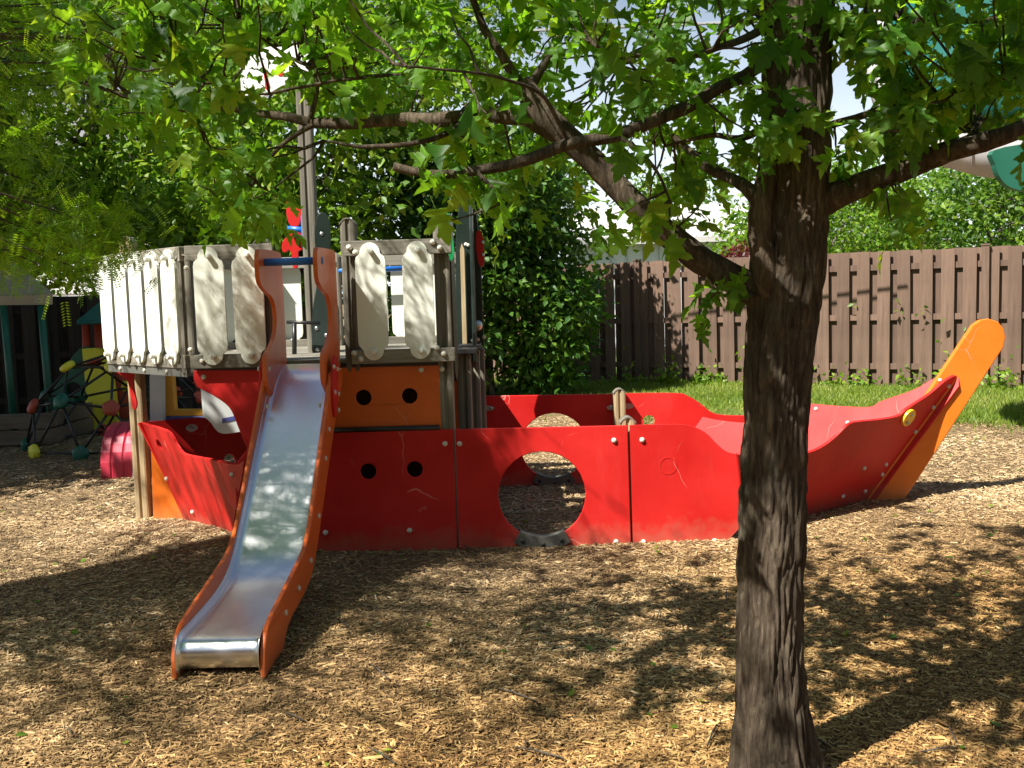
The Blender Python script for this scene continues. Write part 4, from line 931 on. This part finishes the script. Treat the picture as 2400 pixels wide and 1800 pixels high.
for px, py, Y in ((1655, 715, 2.95), (1668, 675, 2.96), (540, 520, 3.4), (600, 470, 3.35), (640, 520, 3.4), (520, 440, 3.4), (1090, 430, 2.65), (1160, 450, 2.65), (1010, 430, 2.7), (1480, 540, 2.75), (1570, 520, 2.75), (1440, 500, 2.8), (1640, 480, 2.95), (2090, 520, 2.9), (2110, 470, 2.9), (1850, 265, 2.78), (1880, 250, 2.76), (1820, 300, 2.8)):
    c = onY(px, py, Y); a, d = nearest(c); cluster(c, 6, 0.088, a, 0.6)
cluster(onY(1160, 290, 2.35), 3, 0.125, nearest(onY(1160, 290, 2.35))[0], 0.4)
for k in range(26):                                # limbs reaching out over the viewpoint, above the frame
    z0_ = g.uniform(2.7, 3.6); i = min(range(len(cp_)), key=lambda j: abs(cp_[j].z - z0_)); e = V(g.uniform(-2.1, 0.5), g.uniform(0.1, 1.65), g.uniform(2.9, 3.9))
    P, rr_ = limb(cp_[i], e, 0.016, 0.004, 8, 0.06, 0.10, 50 + k); over_mb.tube(P, rr_, 6)
    for t in (0.55, 0.75, 0.9, 1.0):
        a = P[int(t * 8)]
        for _ in range(2): cluster(a + V(g.gauss(0, 0.2), g.gauss(0, 0.2), g.gauss(0.03, 0.12)), g.randint(6, 10), 0.09, a, 0.5)
over_mb.build('branches', M['bark'], maple, smooth=True)
for P, rr_ in up_lm:                               # upper crown
    for k in range(7):
        t = g.uniform(0.25, 1); a = P[min(len(P) - 1, int(t * (len(P) - 1)))]
        cluster(a + V(g.gauss(0, 0.3), g.gauss(0, 0.3), g.gauss(0.05, 0.2)), g.randint(7, 11), 0.10, a, 0.5)
tw_ = twigs.build('twigs', M['bark'], maple, smooth=True); tw_['kind'] = 'stuff'
# the 300 leaves that show largest are parts of their own, the rest one mass
LPn = np.array(LP); vis = []
for i, p in enumerate(LP):
    q = p - CAM; z = q.dot(C_FW); sx = 1200 + q.dot(C_RT) / z * FPX; sy = 900 - q.dot(C_UP) / z * FPX
    vis.append(LS[i] / z if (z > 0.5 and -20 < sx < 2420 and -20 < sy < 1800) else 0)
order = np.argsort(-np.array(vis)); big = set(order[:300].tolist())
ones = []
for T_ in LEAFS:
    one = fast_mesh('leaf', np.array(T_[0]), np.array(T_[1])); one.materials.append(M['maple_one']); one.polygons.foreach_set('use_smooth', [True] * len(one.polygons)); ones.append(one)
for n_, i in enumerate(sorted(big)):
    y = LYd[i].normalized(); x = y.cross(LN[i]).normalized(); z = x.cross(y); s = LS[i]
    o = bpy.data.objects.new('leaf', ones[n_ % 4]); link(o, maple)
    o.matrix_basis = Matrix.Translation(LP[i]) @ Matrix((x * s, y * s, z * s)).transposed().to_4x4()
rest = [i for i in range(len(LP)) if i not in big]
A_, B_, C_, D_ = LPn[rest], np.array(LS)[rest], np.array(LYd)[rest], np.array(LN)[rest]; E_ = np.array(LR)[rest]
for k in range(4):
    me = cloud('leaves', LEAFS[k][0], LEAFS[k][1], A_[k::4], B_[k::4], C_[k::4], D_[k::4], E_[k::4])
    lo_ = mesh_obj('leaves', me, M['maple'], maple, True); lo_['kind'] = 'stuff'

# ================================================================== the locust at left
loc = thing('locust_tree', 'honey locust with fine yellow green leaves hanging into the left edge', 'tree', (-4.9, 3.7, 0))
fv = []; ff = []
for k in range(9):
    for s in (-1, 1):
        o = len(fv); yb = 0.08 + k * 0.1; fv += [(0.005 * s, yb, 0), (0.10 * s, yb + 0.0, 0.02), (0.21 * s, yb + 0.05, -0.01), (0.10 * s, yb + 0.062, 0.02)]; ff.append((o, o + 1, o + 2, o + 3) if s > 0 else (o + 3, o + 2, o + 1, o))
FROND = (fv, ff)
tp, trr = limb((-4.9, 3.7, -0.1), (-4.7, 3.8, 5.2), 0.16, 0.06, 10, 0, 0.03, 3); lmb = MB(); lmb.tube(tp, trr, 12, jit=0.05)
g2 = np.random.default_rng(21); FP, FY, FR_, FS = [], [], [], []
def spray(c, n, sp, size=1.0):
    c = np.array(c)
    for _ in range(int(n * (1.9 if size == 1.0 else 1.0))):
        FS.append(size)
        q = c + g2.normal(size=3) * np.array([sp, sp, sp * 0.55]); FP.append(q); d = g2.normal(size=3) * 1.0 + np.array([0.25, -0.1, -0.45]); FY.append(d); FR_.append(np.clip(g2.normal(0.5, 0.25), 0, 1))
ends = []
lox = [(0, 0), (60, 120), (120, 40), (180, 90), (230, 150), (40, 250), (20, 400), (60, 500), (110, 560), (30, 600), (150, 500), (190, 560), (220, 600), (90, 620), (240, 570), (10, 330), (70, 560), (160, 620), (260, 20), (330, 60), (20, 180), (130, 200), (330, 10), (400, 40)]
for px, py in lox + [(a + 25, b - 35) for a, b in lox]:
    p = onY(px, py, random.uniform(4.3, 5.2)); ends.append((p, 24, 0.12))
for px, py in [(-60, 600), (-80, 450), (-100, 300), (-50, 100), (60, -80), (200, -120), (340, -140), (480, -160)]:
    p = onY(px, py, random.uniform(4.0, 5.2)); ends.append((p, 30, 0.16))
for k in range(46):            # the crown overhead near the camera's left
    x = random.uniform(-4.4, -0.7); y = random.uniform(0.6, 3.6); z = random.uniform(3.1, 4.6)
    ends.append((V(x, y, z), 17, 0.17))
for k in range(44):            # low boughs over the ground left of the slide, above the frame
    ends.append((V(random.uniform(-5.0, -1.9), random.uniform(1.4, 3.8), random.uniform(2.96, 3.9)), 30, 0.2))
for k in range(34):            # the crown overhead, out of the frame
    x = random.uniform(-6.6, -1.9); y = random.uniform(2.2, 5.2); z = random.uniform(3.1, 5.2) if x < -2.6 else random.uniform(3.4, 4.6)
    ends.append((V(x, y, z), 26, 0.24))
for k in range(34):            # boughs added along the sun's path to shade the hull and under-deck sheets
    x = random.uniform(-1.35, -0.25); z = random.choice((random.uniform(0.0, 0.5), random.uniform(0.5, 0.9))); t = random.uniform(2.9, 4.2)
    q = V(x, 6.08, z) - V(0.64, 0.54, -1.0) * t; ends.append((q, 80, 0.15))
for e, nn, sp in ends:
    over = e.z > 2.95; sz_f = 1.7 if over else 1.0
    i = min(len(tp) - 1, max(4, int((e.z - 0.3) / 5.2 * 10))); i = min(i, 9); P, rr_ = limb(tp[i], e, 0.014, 0.003, 7, 0.09, 0.16, e.x * 3 + e.z); lmb.tube(P, rr_, 6); spray(e, nn, sp, sz_f)
    for f_ in (0.6, 0.8): spray(P[int(f_ * 7)], nn // 4, sp * 0.8, sz_f)
lmb.build('trunk', M['barkd'], loc, smooth=True)
FP = np.array(FP); nF = len(FP)
me = cloud('crown', FROND[0], FROND[1], FP, g2.uniform(0.07, 0.125, nF) * np.array(FS), np.array(FY), g2.normal(size=(nF, 3)) * 0.5 + np.array([0, 0, 1]), np.array(FR_))
mesh_obj('crown', me, M['locust'], loc)

# ================================================================== trees and shrubs behind
G1 = 'trees and shrubs behind the fences'
make_tree('young_tree', 'light green leafy shrub top catching sun above the dark shrub', (0.25, 15.6), 3.4, 0.06, [((0.15, 15.5, 3.05), (1.05, 0.8, 0.85), 1.0)], 230, 22, 0.11, 0.15, 'bright', 19, G1, nlimb=10, cat='shrub', stems=3, shell=0.3)
make_tree('lilac_shrub', 'large dense dark green shrub between the ship deck and the sunlit fence', (-0.4, 14.6), 2.8, 0.10, [((-0.9, 14.6, 1.9), (1.5, 1.3, 1.9), 0.45), ((0.40, 14.9, 1.35), (0.82, 0.9, 1.45), 0.34), ((-0.35, 14.5, 2.9), (1.2, 1.0, 1.05), 0.30)], 950, 26, 0.10, 0.15, 'bush', 1, G1, nlimb=16, cat='shrub', stems=5, shell=0.55)
make_tree('shade_tree', 'leafy tree rising directly behind the mast and flag', (-2.9, 13.9), 5.6, 0.16, [((-2.7, 13.6, 3.7), (1.5, 1.3, 2.3), 0.6), ((-1.4, 14.2, 4.6), (1.2, 1.2, 1.3), 0.2), ((-3.6, 13.9, 2.4), (1.2, 1.0, 1.4), 0.2)], 620, 22, 0.125, 0.19, 'bright', 2, G1, nlimb=22, shell=0.4)
make_tree('shade_tree', 'tall dark leafy tree behind the utility pole at upper left', (-6.6, 17.5), 9.0, 0.22, [((-6.4, 17.2, 5.0), (2.3, 1.8, 3.4), 0.6), ((-5.2, 16.6, 3.2), (1.6, 1.4, 1.7), 0.25), ((-7.8, 16.8, 3.6), (1.6, 1.4, 2.0), 0.15)], 760, 22, 0.135, 0.24, 'bright', 3, G1, nlimb=26, shell=0.4)
make_tree('shade_tree', 'deep green tree at far left above the dark fence', (-9.6, 15.2), 8.0, 0.2, [((-8.6, 15.2, 4.6), (2.0, 1.6, 3.0), 0.6), ((-7.4, 15.0, 2.9), (1.3, 1.2, 1.3), 0.4)], 620, 22, 0.125, 0.24, 'bright', 4, G1, nlimb=20, shell=0.4)
make_tree('young_tree', 'small bright green tree beside the stern railing, before the dark trees', (-4.4, 14.6), 2.9, 0.06, [((-4.3, 14.5, 2.3), (1.1, 0.9, 0.9), 1.0)], 220, 22, 0.10, 0.16, 'bright', 5, G1, nlimb=12, stems=3, shell=0.3)
make_tree('tall_tree', 'tall sparse tree with two dark trunks against the sky at upper left', (-6.9, 23.5), 11, 0.26, [((-6.4, 23.5, 9.0), (3.2, 2.0, 2.8), 0.7), ((-3.4, 23.0, 8.6), (2.0, 1.6, 2.2), 0.3)], 420, 22, 0.12, 0.36, 'tree', 6, G1, nlimb=34, stems=2, fork=0.5, shell=0.2)
make_tree('tall_tree', 'feathery sparse tree against the sky above the ship deck', (-2.0, 21.5), 8.5, 0.15, [((-1.8, 21.5, 6.6), (2.2, 1.6, 2.4), 0.8), ((0.4, 21.5, 7.4), (1.4, 1.2, 1.2), 0.2)], 300, 20, 0.11, 0.30, 'tree', 7, G1, nlimb=26, shell=0.2)
make_tree('hedge_tree', 'bright green bushy tree behind the fence right of the maple trunk', (6.6, 20.5), 3.0, 0.12, [((6.4, 20.4, 2.6), (1.9, 1.3, 1.35), 0.7), ((5.0, 20.6, 2.2), (0.8, 0.9, 0.9), 0.3)], 420, 24, 0.10, 0.22, 'bright', 8, G1, nlimb=12, stems=3, shell=0.4)
make_tree('hedge_tree', 'mid green leafy tree behind the fence at the far right', (9.8, 19.5), 3.2, 0.12, [((9.4, 19.2, 2.6), (1.9, 1.3, 1.5), 1.0)], 420, 24, 0.10, 0.22, 'tree', 9, G1, nlimb=12, stems=3, shell=0.4)
make_tree('hedge_tree', 'distant pale green spreading tree over the fence below the teal slide', (14.5, 30), 5.0, 0.2, [((13.5, 30, 3.8), (3.4, 1.6, 2.2), 0.6), ((10.2, 31, 3.4), (2.2, 1.6, 1.7), 0.4)], 420, 22, 0.15, 0.36, 'bright', 10, G1, nlimb=12, stems=2, shell=0.4)
make_tree('hedge_tree', 'small tree peeping over the white building roof', (5.0, 33), 4.6, 0.15, [((5.2, 33, 4.0), (1.6, 1.2, 1.4), 1.0)], 160, 20, 0.14, 0.32, 'tree', 13, G1, nlimb=8, shell=0.4)
make_tree('red_shrub', 'dark red leaved shrub peeping over the fence left of the maple trunk', (4.25, 18.6), 2.0, 0.04, [((4.25, 18.6, 1.95), (0.38, 0.4, 0.36), 1.0)], 60, 16, 0.07, 0.10, 'redleaf', 11, G1, nlimb=8, cat='shrub', stems=3, shell=0.2)
make_tree('shade_tree', 'broad shade tree standing off the left edge of the play area', (-9.6, 8.4), 7.2, 0.24, [((-9.0, 8.6, 5.2), (3.6, 3.4, 1.9), 0.8), ((-7.6, 10.8, 4.6), (2.4, 2.2, 1.3), 0.2)], 1300, 24, 0.21, 0.36, 'tree', 12, G1, nlimb=24, shell=0.1, fork=0.45)
make_tree('shade_tree', 'second shade tree off the left edge, behind the beige playhouse', (-9.8, 12.2), 7.0, 0.22, [((-8.8, 12.2, 5.0), (2.8, 2.4, 1.8), 1.0)], 900, 24, 0.21, 0.34, 'tree', 17, G1, nlimb=20, shell=0.1, fork=0.45)
# weeds along the fence foot and a climbing vine
wp = []
g3 = np.random.default_rng(8)
for k in range(46):
    t = g3.uniform(2.6, 9.6); q = P0 + fu * t; c = np.array([q.x - 0.05 - g3.uniform(0, 0.2), q.y - 0.12 - g3.uniform(0, 0.2), 0.0]); hgt = g3.uniform(0.06, 0.2) * (2.0 if k % 9 == 0 else 1)
    m_ = int(g3.uniform(14, 34)); wp.append(c + np.abs(g3.normal(size=(m_, 3))) * np.array([0, 0, hgt]) + g3.normal(size=(m_, 3)) * np.array([0.07, 0.05, 0]))
for t, z in ((6.9, 1.15), (7.25, 1.1), (7.8, 0.75), (6.3, 1.2)):
    q = P0 + fu * t; wp.append(np.array([q.x - 0.03, q.y - 0.1, z]) + g3.normal(size=(5, 3)) * 0.045)
wp = np.concatenate(wp); nW = len(wp)
me = cloud('weeds', LEAF2[0], LEAF2[1], wp, g3.uniform(0.05, 0.12, nW), g3.normal(size=(nW, 3)) + np.array([0, 0, 0.4]), g3.normal(size=(nW, 3)) * 0.7 + np.array([0, -0.3, 1]), g3.uniform(0.2, 1, nW))
wo = mesh_obj('weeds', me, M['bright']); wo['kind'] = 'stuff'; tag(wo, 'weeds and creeper leaves along the foot of the brown fence', 'weeds')

# ================================================================== buildings and pole behind
gar = thing('white_building', 'low white building with pale ribbed metal roof behind the brown fence', 'building', (4.5, 27, 0))
def gp(px, py): return onY(px, py, 27.0)
zl = 27.0
MB().box((4.4, 29.0, 1.42), (5.6, 4.0, 2.84)).build('wall', M['siding'], gar)
for i in range(13): MB().box((1.85 + i * 0.42, 26.985, 1.40), (0.03, 0.03, 2.7)).build('siding_seam', M['roof'], gar)
rv_ = [V(1.4, 26.7, 2.84), V(7.4, 26.7, 2.84), V(7.4, 29.0, 3.85), V(1.4, 29.0, 3.85)]
rf_ = MB().prism(rv_, (rv_[1] - rv_[0]).cross(rv_[3] - rv_[0]), 0.10).build('roof', M['roof'], gar)
MB().prism([V(1.4, 31.3, 2.84), V(1.4, 29.0, 3.85), V(7.4, 29.0, 3.85), V(7.4, 31.3, 2.84)], V(0, 0.4, 0.9), 0.10).build('roof', M['roof'], gar)
for i in range(15):
    x = 1.5 + i * 0.42; MB().tube([V(x, 26.68, 2.86), V(x, 28.98, 3.87)], 0.03, 4).build('roof_rib', M['siding'], rf_)
MB().box((4.4, 26.66, 2.77), (6.0, 0.08, 0.14)).build('gutter', M['roof'], rf_)
hs = thing('white_house', 'white clapboard house hidden behind the dark trees at left', 'house', (-9.0, 25, 0))
MB().box((-9.0, 27.5, 2.6), (6.0, 5, 5.2)).build('wall', M['siding'], hs)
for i in range(22): MB().box((-9.0, 24.99, 0.3 + i * 0.22), (6.0, 0.03, 0.02)).build('clapboard_line', M['roof'], hs)
MB().prism([V(-12.4, 24.6, 5.1), V(-5.6, 24.6, 5.1), V(-5.6, 27.5, 7.0), V(-12.4, 27.5, 7.0)], V(0, -0.6, 0.9), 0.15).build('roof', M['shingle'], hs)
wn = MB().box((-8.2, 24.97, 3.0), (1.0, 0.08, 1.4)).build('window', M['siding'], hs); MB().box((-8.2, 24.92, 3.0), (0.8, 0.03, 1.2)).build('pane', M['glass'], wn)
h2 = thing('tan_house', 'tan house with dark roof glimpsed through leaves over the fence at right', 'house', (11, 36, 0))
MB().box((12.2, 38, 1.5), (6.4, 4, 3.0)).build('wall', M['brick'], h2)
MB().prism([V(8.6, 35.6, 2.95), V(15.8, 35.6, 2.95), V(15.8, 38, 4.3), V(8.6, 38, 4.3)], V(0, -0.5, 0.9), 0.14).build('roof', M['shingle'], h2)
pw = thing('utility_pole', 'tall grey utility pole rising between the trees at upper left', 'utility pole', (onY(462, 480, 18.5).x, 18.5, 0))
a_, b_ = onY(470, 560, 18.5), onY(448, -200, 18.5); dz = (b_ - a_) / (b_.z - a_.z)
MB().tube([a_ + dz * (z - a_.z) for z in (-0.3, 3, 6, 9.2)], [0.17, 0.16, 0.145, 0.13], 14).build('pole', M['pole'], pw, smooth=True)
c = a_ + dz * (8.6 - a_.z); MB().box((c.x, c.y - 0.18, 8.6), (2.2, 0.1, 0.12)).build('crossarm', M['pole'], pw)
c = a_ + dz * (5.35 - a_.z); MB().tube([V(c.x, c.y, 5.35), V(c.x + 4.2, c.y - 3.8, 5.15), V(c.x + 9, c.y - 5.6, 4.75)], 0.02, 6).tube([V(c.x, c.y, 5.5), V(c.x - 6, c.y, 5.0)], 0.02, 6).build('cable', M['wire'], pw)

# unseen house and trees added around the camera to block low sky light
bk_ = thing('brick_house', 'long brown brick house closing the yard behind the viewpoint', 'house', (0, -7, 0))
MB().box((0, -9.5, 2.2), (34, 5, 4.4)).build('wall', M['housebrick'], bk_)
MB().prism([V(-17.5, -6.6, 4.35), V(-17.5, -9.5, 6.6), V(17.5, -9.5, 6.6), V(17.5, -6.6, 4.35)], V(0, 0.6, 0.8), 0.15).build('roof', M['shingle'], bk_)
for i in range(7):
    wn = MB().box((-13.5 + i * 4.5, -6.98, 1.9), (1.6, 0.08, 1.5)).build('window', M['siding'], bk_); MB().box((-13.5 + i * 4.5, -6.93, 1.9), (1.4, 0.03, 1.3)).build('pane', M['glass'], wn)
for i, (x, y) in enumerate(((-13.5, -2.5), (-14.5, 3.0), (11.5, -2.0), (11.8, 3.0), (11.0, 8.2))):  # side trees added out of frame to block the bright horizon
    make_tree('yard_tree', ['broad tree at the side of the yard beyond the left edge, nearer the house', 'broad tree at the side of the yard beyond the left edge, nearer the fence', 'broad tree at the right side of the yard, nearer the house', 'broad tree at the right side of the yard, between two others', 'broad tree at the right side of the yard, nearer the fence'][i], (x, y), 5.5, 0.22, [((x, y, 3.4), (2.6, 2.6, 3.0), 1.0)], 330, 22, 0.16, 0.4, 'tree', 30 + i, 'trees round the yard', nlimb=14, shell=0.3)

# ================================================================== teal spiral slide at upper right
sx, sy = 4.55, 9.6
spi = thing('spiral_slide', 'teal and pale grey moulded spiral slide behind the maple leaves at upper right', 'slide', (sx, sy, 0))
MB().tube([V(sx + 0.9, sy + 0.5, -0.2), V(sx + 0.9, sy + 0.5, 4.6)], 0.07, 14).build('support_pole', M['greyp'], spi, smooth=True)
def drum(r_, angs, zbs, ztp, n=48, flare=0.0):
    mb = MB(); vs = []; k = 9
    for i in range(n + 1):
        a = angs[0] + (angs[-1] - angs[0]) * i / n; zb = float(np.interp(a, angs, zbs))
        for j in range(k):
            t = j / (k - 1); rr_ = r_ - (0.06 * (1 - min(1, t * 8)) ** 2) + flare * math.sin(t * 9 + a * 2); vs.append(V(sx + math.cos(R(a)) * rr_, sy + math.sin(R(a)) * rr_, zb + (ztp - zb) * t))
    return mb.add(vs, [(i * k + j, (i + 1) * k + j, (i + 1) * k + j + 1, i * k + j + 1) for i in range(n) for j in range(k - 1)])
o = drum(1.17, [-200, -185, -165, -150, -120, -90, -60, -20, 20], [3.5, 3.1, 2.8, 2.56, 2.35, 2.27, 2.30, 2.6, 3.1], 4.75).build('trough', M['paleg'], spi, smooth=True); o.modifiers.new('solid', 'SOLIDIFY').thickness = 0.03
o = drum(1.24, [-163, -158, -150, -140, -128, -110, -80, -40, -10], [3.7, 3.15, 2.92, 2.80, 2.75, 2.74, 2.76, 2.9, 3.1], 4.85, flare=0.012).build('side_wall', M['teal'], spi, smooth=True); o.modifiers.new('solid', 'SOLIDIFY').thickness = 0.03
for a in (-150, -125, -100, -75):
    zb = float(np.interp(a, [-165, -150, -120, -90, -60], [2.8, 2.56, 2.35, 2.27, 2.30])) + 0.06
    MB().tube([V(sx + math.cos(R(a)) * 1.165, sy + math.sin(R(a)) * 1.165, z) for z in (zb, zb + 0.5)], 0.012, 6).build('rib', M['paleg'], spi, smooth=True)
lw = smooth_path([V(*q, 0) for q in [(2330, 352), (2333, 385), (2342, 412), (2360, 434), (2390, 446), (2440, 448), (2520, 440), (2560, 380), (2540, 340), (2430, 335)]], 3, True)
MB().prism(pxs([(p.x, p.y) for p in lw], sy - 1.4), FRONT, 0.08).build('end_panel', M['dgreen'], spi, bev=0.02)

# ================================================================== toys at left
dm = thing('climbing_dome', 'black geodesic climbing dome with coloured hubs beside the stern', 'climbing dome', (-4.263, 11.11, 0))
ph = (1 + 5 ** 0.5) / 2; IV = []
for a in (-1, 1):
    for bq in (-ph, ph): IV += [V(0, a, bq), V(a, bq, 0), V(bq, 0, a)]
IV = [p.normalized() for p in IV]; top_v = max(IV, key=lambda p: p.z)
IE = [(i, j) for i in range(12) for j in range(i) if (IV[i] - IV[j]).length < 1.1]
AV = IV + [((IV[i] + IV[j]) / 2).normalized() for i, j in IE]
q = top_v.rotation_difference(V(0, 0, 1)); rm = Matrix.Rotation(0.88136, 3, 'Z'); AV = [rm @ (q @ p) for p in AV]
DC = V(-4.263, 11.11, 0); DR, DH = 0.976, 0.974
keep = [i for i, p in enumerate(AV) if p.z > -0.15]; zmin = min(AV[i].z for i in keep)
W = {i: V(DC.x + AV[i].x * DR, DC.y + AV[i].y * DR, 0.04 + (AV[i].z - zmin) / (1 - zmin) * DH) for i in keep}
for n_, i in enumerate(keep):
    for j in keep[:n_]:
        if (AV[i] - AV[j]).length < 0.66: MB().tube([W[i], W[j]], 0.0135, 8).build('bar', M['blackm'], dm, smooth=True)
HUB = [(160, 860, 'lemon'), (262, 855, 'lemon'), (145, 945, 'dgreen'), (260, 962, 'rust'), (78, 960, 'rust'), (82, 1060, 'lemon'), (192, 1060, 'dgreen')]
for n_, i in enumerate(keep):
    c = W[i]; ax = (c - DC - V(0, 0, 0.05)).normalized(); x = ax.orthogonal().normalized(); y = ax.cross(x)
    qq = c - CAM; dd = qq.dot(C_FW); hx, hy = 1200 + qq.dot(C_RT) / dd * FPX, 900 - qq.dot(C_UP) / dd * FPX
    col_ = ('lemon', 'dgreen', 'rust')[n_ % 3]
    for a, bq, cc in HUB:
        if math.hypot(hx - a, hy - bq) < 12: col_ = cc
    ho = MB(); rings = [(0.078, -0.03), (0.086, 0.0), (0.078, 0.022), (0.05, 0.036)]
    vs = [c + ax * (h_ + 0.012) + (x * math.cos(2 * PI * k / 20) + y * math.sin(2 * PI * k / 20)) * r_ * (1 + 0.06 * math.cos(5 * 2 * PI * k / 20)) for r_, h_ in rings for k in range(20)]
    ho.add(vs, [(m_ * 20 + k, m_ * 20 + (k + 1) % 20, (m_ + 1) * 20 + (k + 1) % 20, (m_ + 1) * 20 + k) for m_ in range(3) for k in range(20)] + [tuple(reversed(range(20))), tuple(60 + k for k in range(20))])
    ho.build('hub', M[col_], dm, smooth=True)

tcx = thing('toddler_climber', 'green and yellow plastic toddler climber with a teal roof behind the dome', 'climber', (-5.3, 12.6, 0))
YT = 12.6
gp_ = smooth_path([V(*q, 0) for q in [(118, 1000), (120, 940), (128, 905), (150, 865), (185, 818), (215, 816), (232, 850), (240, 1000)]], 3)
MB().prism(pxs([(p.x, p.y) for p in gp_], YT), FRONT, 0.06, [circle(onY(172, 915, YT), 0.10, FRONT, 20)]).build('side_panel', M['dgreen'], tcx, bev=0.015)
yl_ = smooth_path([V(*q, 0) for q in [(192, 818), (232, 817), (240, 838), (262, 890), (272, 975), (272, 1000), (205, 1000), (200, 900)]], 3)
MB().prism(pxs([(p.x, p.y) for p in yl_], YT - 0.25), FRONT, 0.10).build('slide_panel', M['lemon'], tcx, bev=0.03)
for px in (201, 230):
    MB().tube([onY(px, 750, YT + 0.1), onY(px + 6, 980, YT + 0.1)], 0.05, 10).build('post', M['rust'], tcx, smooth=True)
ra, rb, rc, rd_ = onY(178, 752, YT - 0.25), onY(285, 748, YT - 0.25), onY(290, 705, YT + 0.3), onY(238, 704, YT + 0.3)
pk_ = onY(262, 688, YT + 0.3)
mbr = MB(); mbr.add([ra, rb, rb + V(0, 1.1, 0), ra + V(0, 1.1, 0), pk_ + V(-0.1, 0.15, 0.0), pk_ + V(0.25, 0.15, 0.0), ra + V(0, 0, -0.05), rb + V(0, 0, -0.05), rb + V(0, 1.1, -0.05), ra + V(0, 1.1, -0.05)],
        [(0, 1, 5, 4), (1, 2, 5), (2, 3, 4, 5), (3, 0, 4), (6, 7, 1, 0), (7, 8, 2, 1), (8, 9, 3, 2), (9, 6, 0, 3), (6, 9, 8, 7)])
mbr.build('roof', M['teal'], tcx, bev=0.02)
MB().prism(pxs([(235, 816), (300, 814), (300, 838), (240, 840)], YT), FRONT, 0.3).build('platform', M['navy'], tcx, bev=0.01)
MB().prism(pxs([(262, 868), (312, 862), (312, 980), (262, 985)], YT - 0.1), FRONT, 0.08).build('rust_panel', M['rust'], tcx, bev=0.02)

tb = thing('plastic_playhouse', 'grey plastic play cube with crimson ribbed tunnel and orange window behind the stern post', 'playhouse', (-3.1, 9.0, 0))
# tunnel: ribbed half barrel
YB = 8.9; tcen = onY(290, 1128, YB); r_t = 0.36; mb = MB(); vs = []; prof = []
for j in range(33):
    x = j / 32 * 0.42 - 0.21; prof.append((x, 1.0 - (0.03 if (j % 8) in (0,) else 0.0) - (0.05 if j in (0, 32) else 0)))
for x, s in prof:
    for k in range(17):
        a = PI * k / 16; vs.append(V(tcen.x + x, YB + 0.36 - math.cos(a) * r_t * s, math.sin(a) ** 0.7 * 0.47 * s - 0.02))
fs = [(j * 17 + k, j * 17 + k + 1, (j + 1) * 17 + k + 1, (j + 1) * 17 + k) for j in range(32) for k in range(16)] + [tuple(range(17)), tuple(reversed(range(32 * 17, 33 * 17)))]
mb.add(vs, fs).build('tunnel', M['crimson'], tb, smooth=False)
gpnl = [(303, 870), (322, 850), (331, 1150), (311, 1150)]
MB().prism(pxs(gpnl, YB - 0.1), FRONT, 0.08, [pxs([(314, 975), (320, 975), (321, 1020), (315, 1020)], YB - 0.1)]).build('grey_panel', M['greyp'], tb, bev=0.01)
YG = 9.6
MB().prism(pxs([(350, 878), (378, 876), (380, 1060), (352, 1060)], YG), FRONT, 0.12).build('grey_panel', M['greyp'], tb, bev=0.015)
wf = pxs([(380, 876), (404, 876), (410, 960), (478, 960), (478, 976), (380, 976)], YG + 0.15)
MB().prism(wf, FRONT, 0.10).build('window_frame', M['amber'], tb, bev=0.012)
MB().prism(pxs([(380, 976), (480, 975), (480, 1070), (380, 1070)], YG + 0.14), FRONT, 0.1).build('grey_panel', M['navy'], tb, bev=0.01)
gq = pxs([(468, 905), (488, 920), (580, 940), (600, 1060), (482, 1060)], YG - 0.2)
gy = MB().prism(gq, FRONT, 0.12).build('grey_panel', M['greyp'], tb, bev=0.02)  # pale panel given a darker grey to carry the deep shade
MB().prism(pxs([(520, 981), (555, 974), (555, 984), (521, 992)], YG - 0.206), FRONT, 0.01).build('blue_stripe', M['navy'], gy)

# beige roofed playhouse at the left edge
bh = thing('beige_playhouse', 'beige plastic playhouse roof with dark posts at the left edge', 'playhouse', (-6.2, 11.9, 0))
YH = 11.6
e0, e1_ = onY(-120, 717, YH), onY(119, 714, YH); f0, f1 = onY(-120, 697, YH), onY(119, 688, YH)
MB().prism([e0, e1_, f1, f0], FRONT, 0.06).build('fascia', M['beige'], bh, bev=0.012)
pkk = onY(40, 610, YH + 0.6); MB().add([f0, f1, pkk + V(-0.05, 0, 0), pkk + V(-1.2, 0, 0), f0 + V(0, 0.9, 0), f1 + V(-0.35, 0.9, 0)], [(0, 1, 2, 3), (1, 5, 2), (5, 4, 3, 2), (4, 0, 3)]).build('roof', M['beige'], bh)
ovp = circle(onY(90, 705, YH - 0.008), 0.022, FRONT, 20, rx=0.045); pl8 = MB().prism(ovp, FRONT, 0.008, [circle(onY(90, 705, YH - 0.008), 0.014, FRONT, 20, rx=0.034)]).build('badge', M['paleg'], bh)
for px in (8, 96): MB().tube([onY(px, 715, YH + 0.05), V(onY(px, 715, YH).x, YH + 0.05, -0.05)], 0.04, 10).build('post', M['dgreen'], bh, smooth=True)
sb_ = thing('sandbox', 'low timber sandbox at the left edge in shade', 'sandbox', (-6.0, 11.3, 0))
for i, (z, hh) in enumerate(((0.09, 0.16), (0.27, 0.16))):
    o = onY(118, 990, 11.2); MB().box((o.x - 1.2, 11.2 + 0.004 * i, z), (2.4, 0.1, hh)).build('plank', M['timber'], sb_, bev=0.008)
    MB().box((o.x - 0.05, 12.2, z), (0.1, 1.9, hh)).build('plank', M['timber'], sb_, bev=0.008)
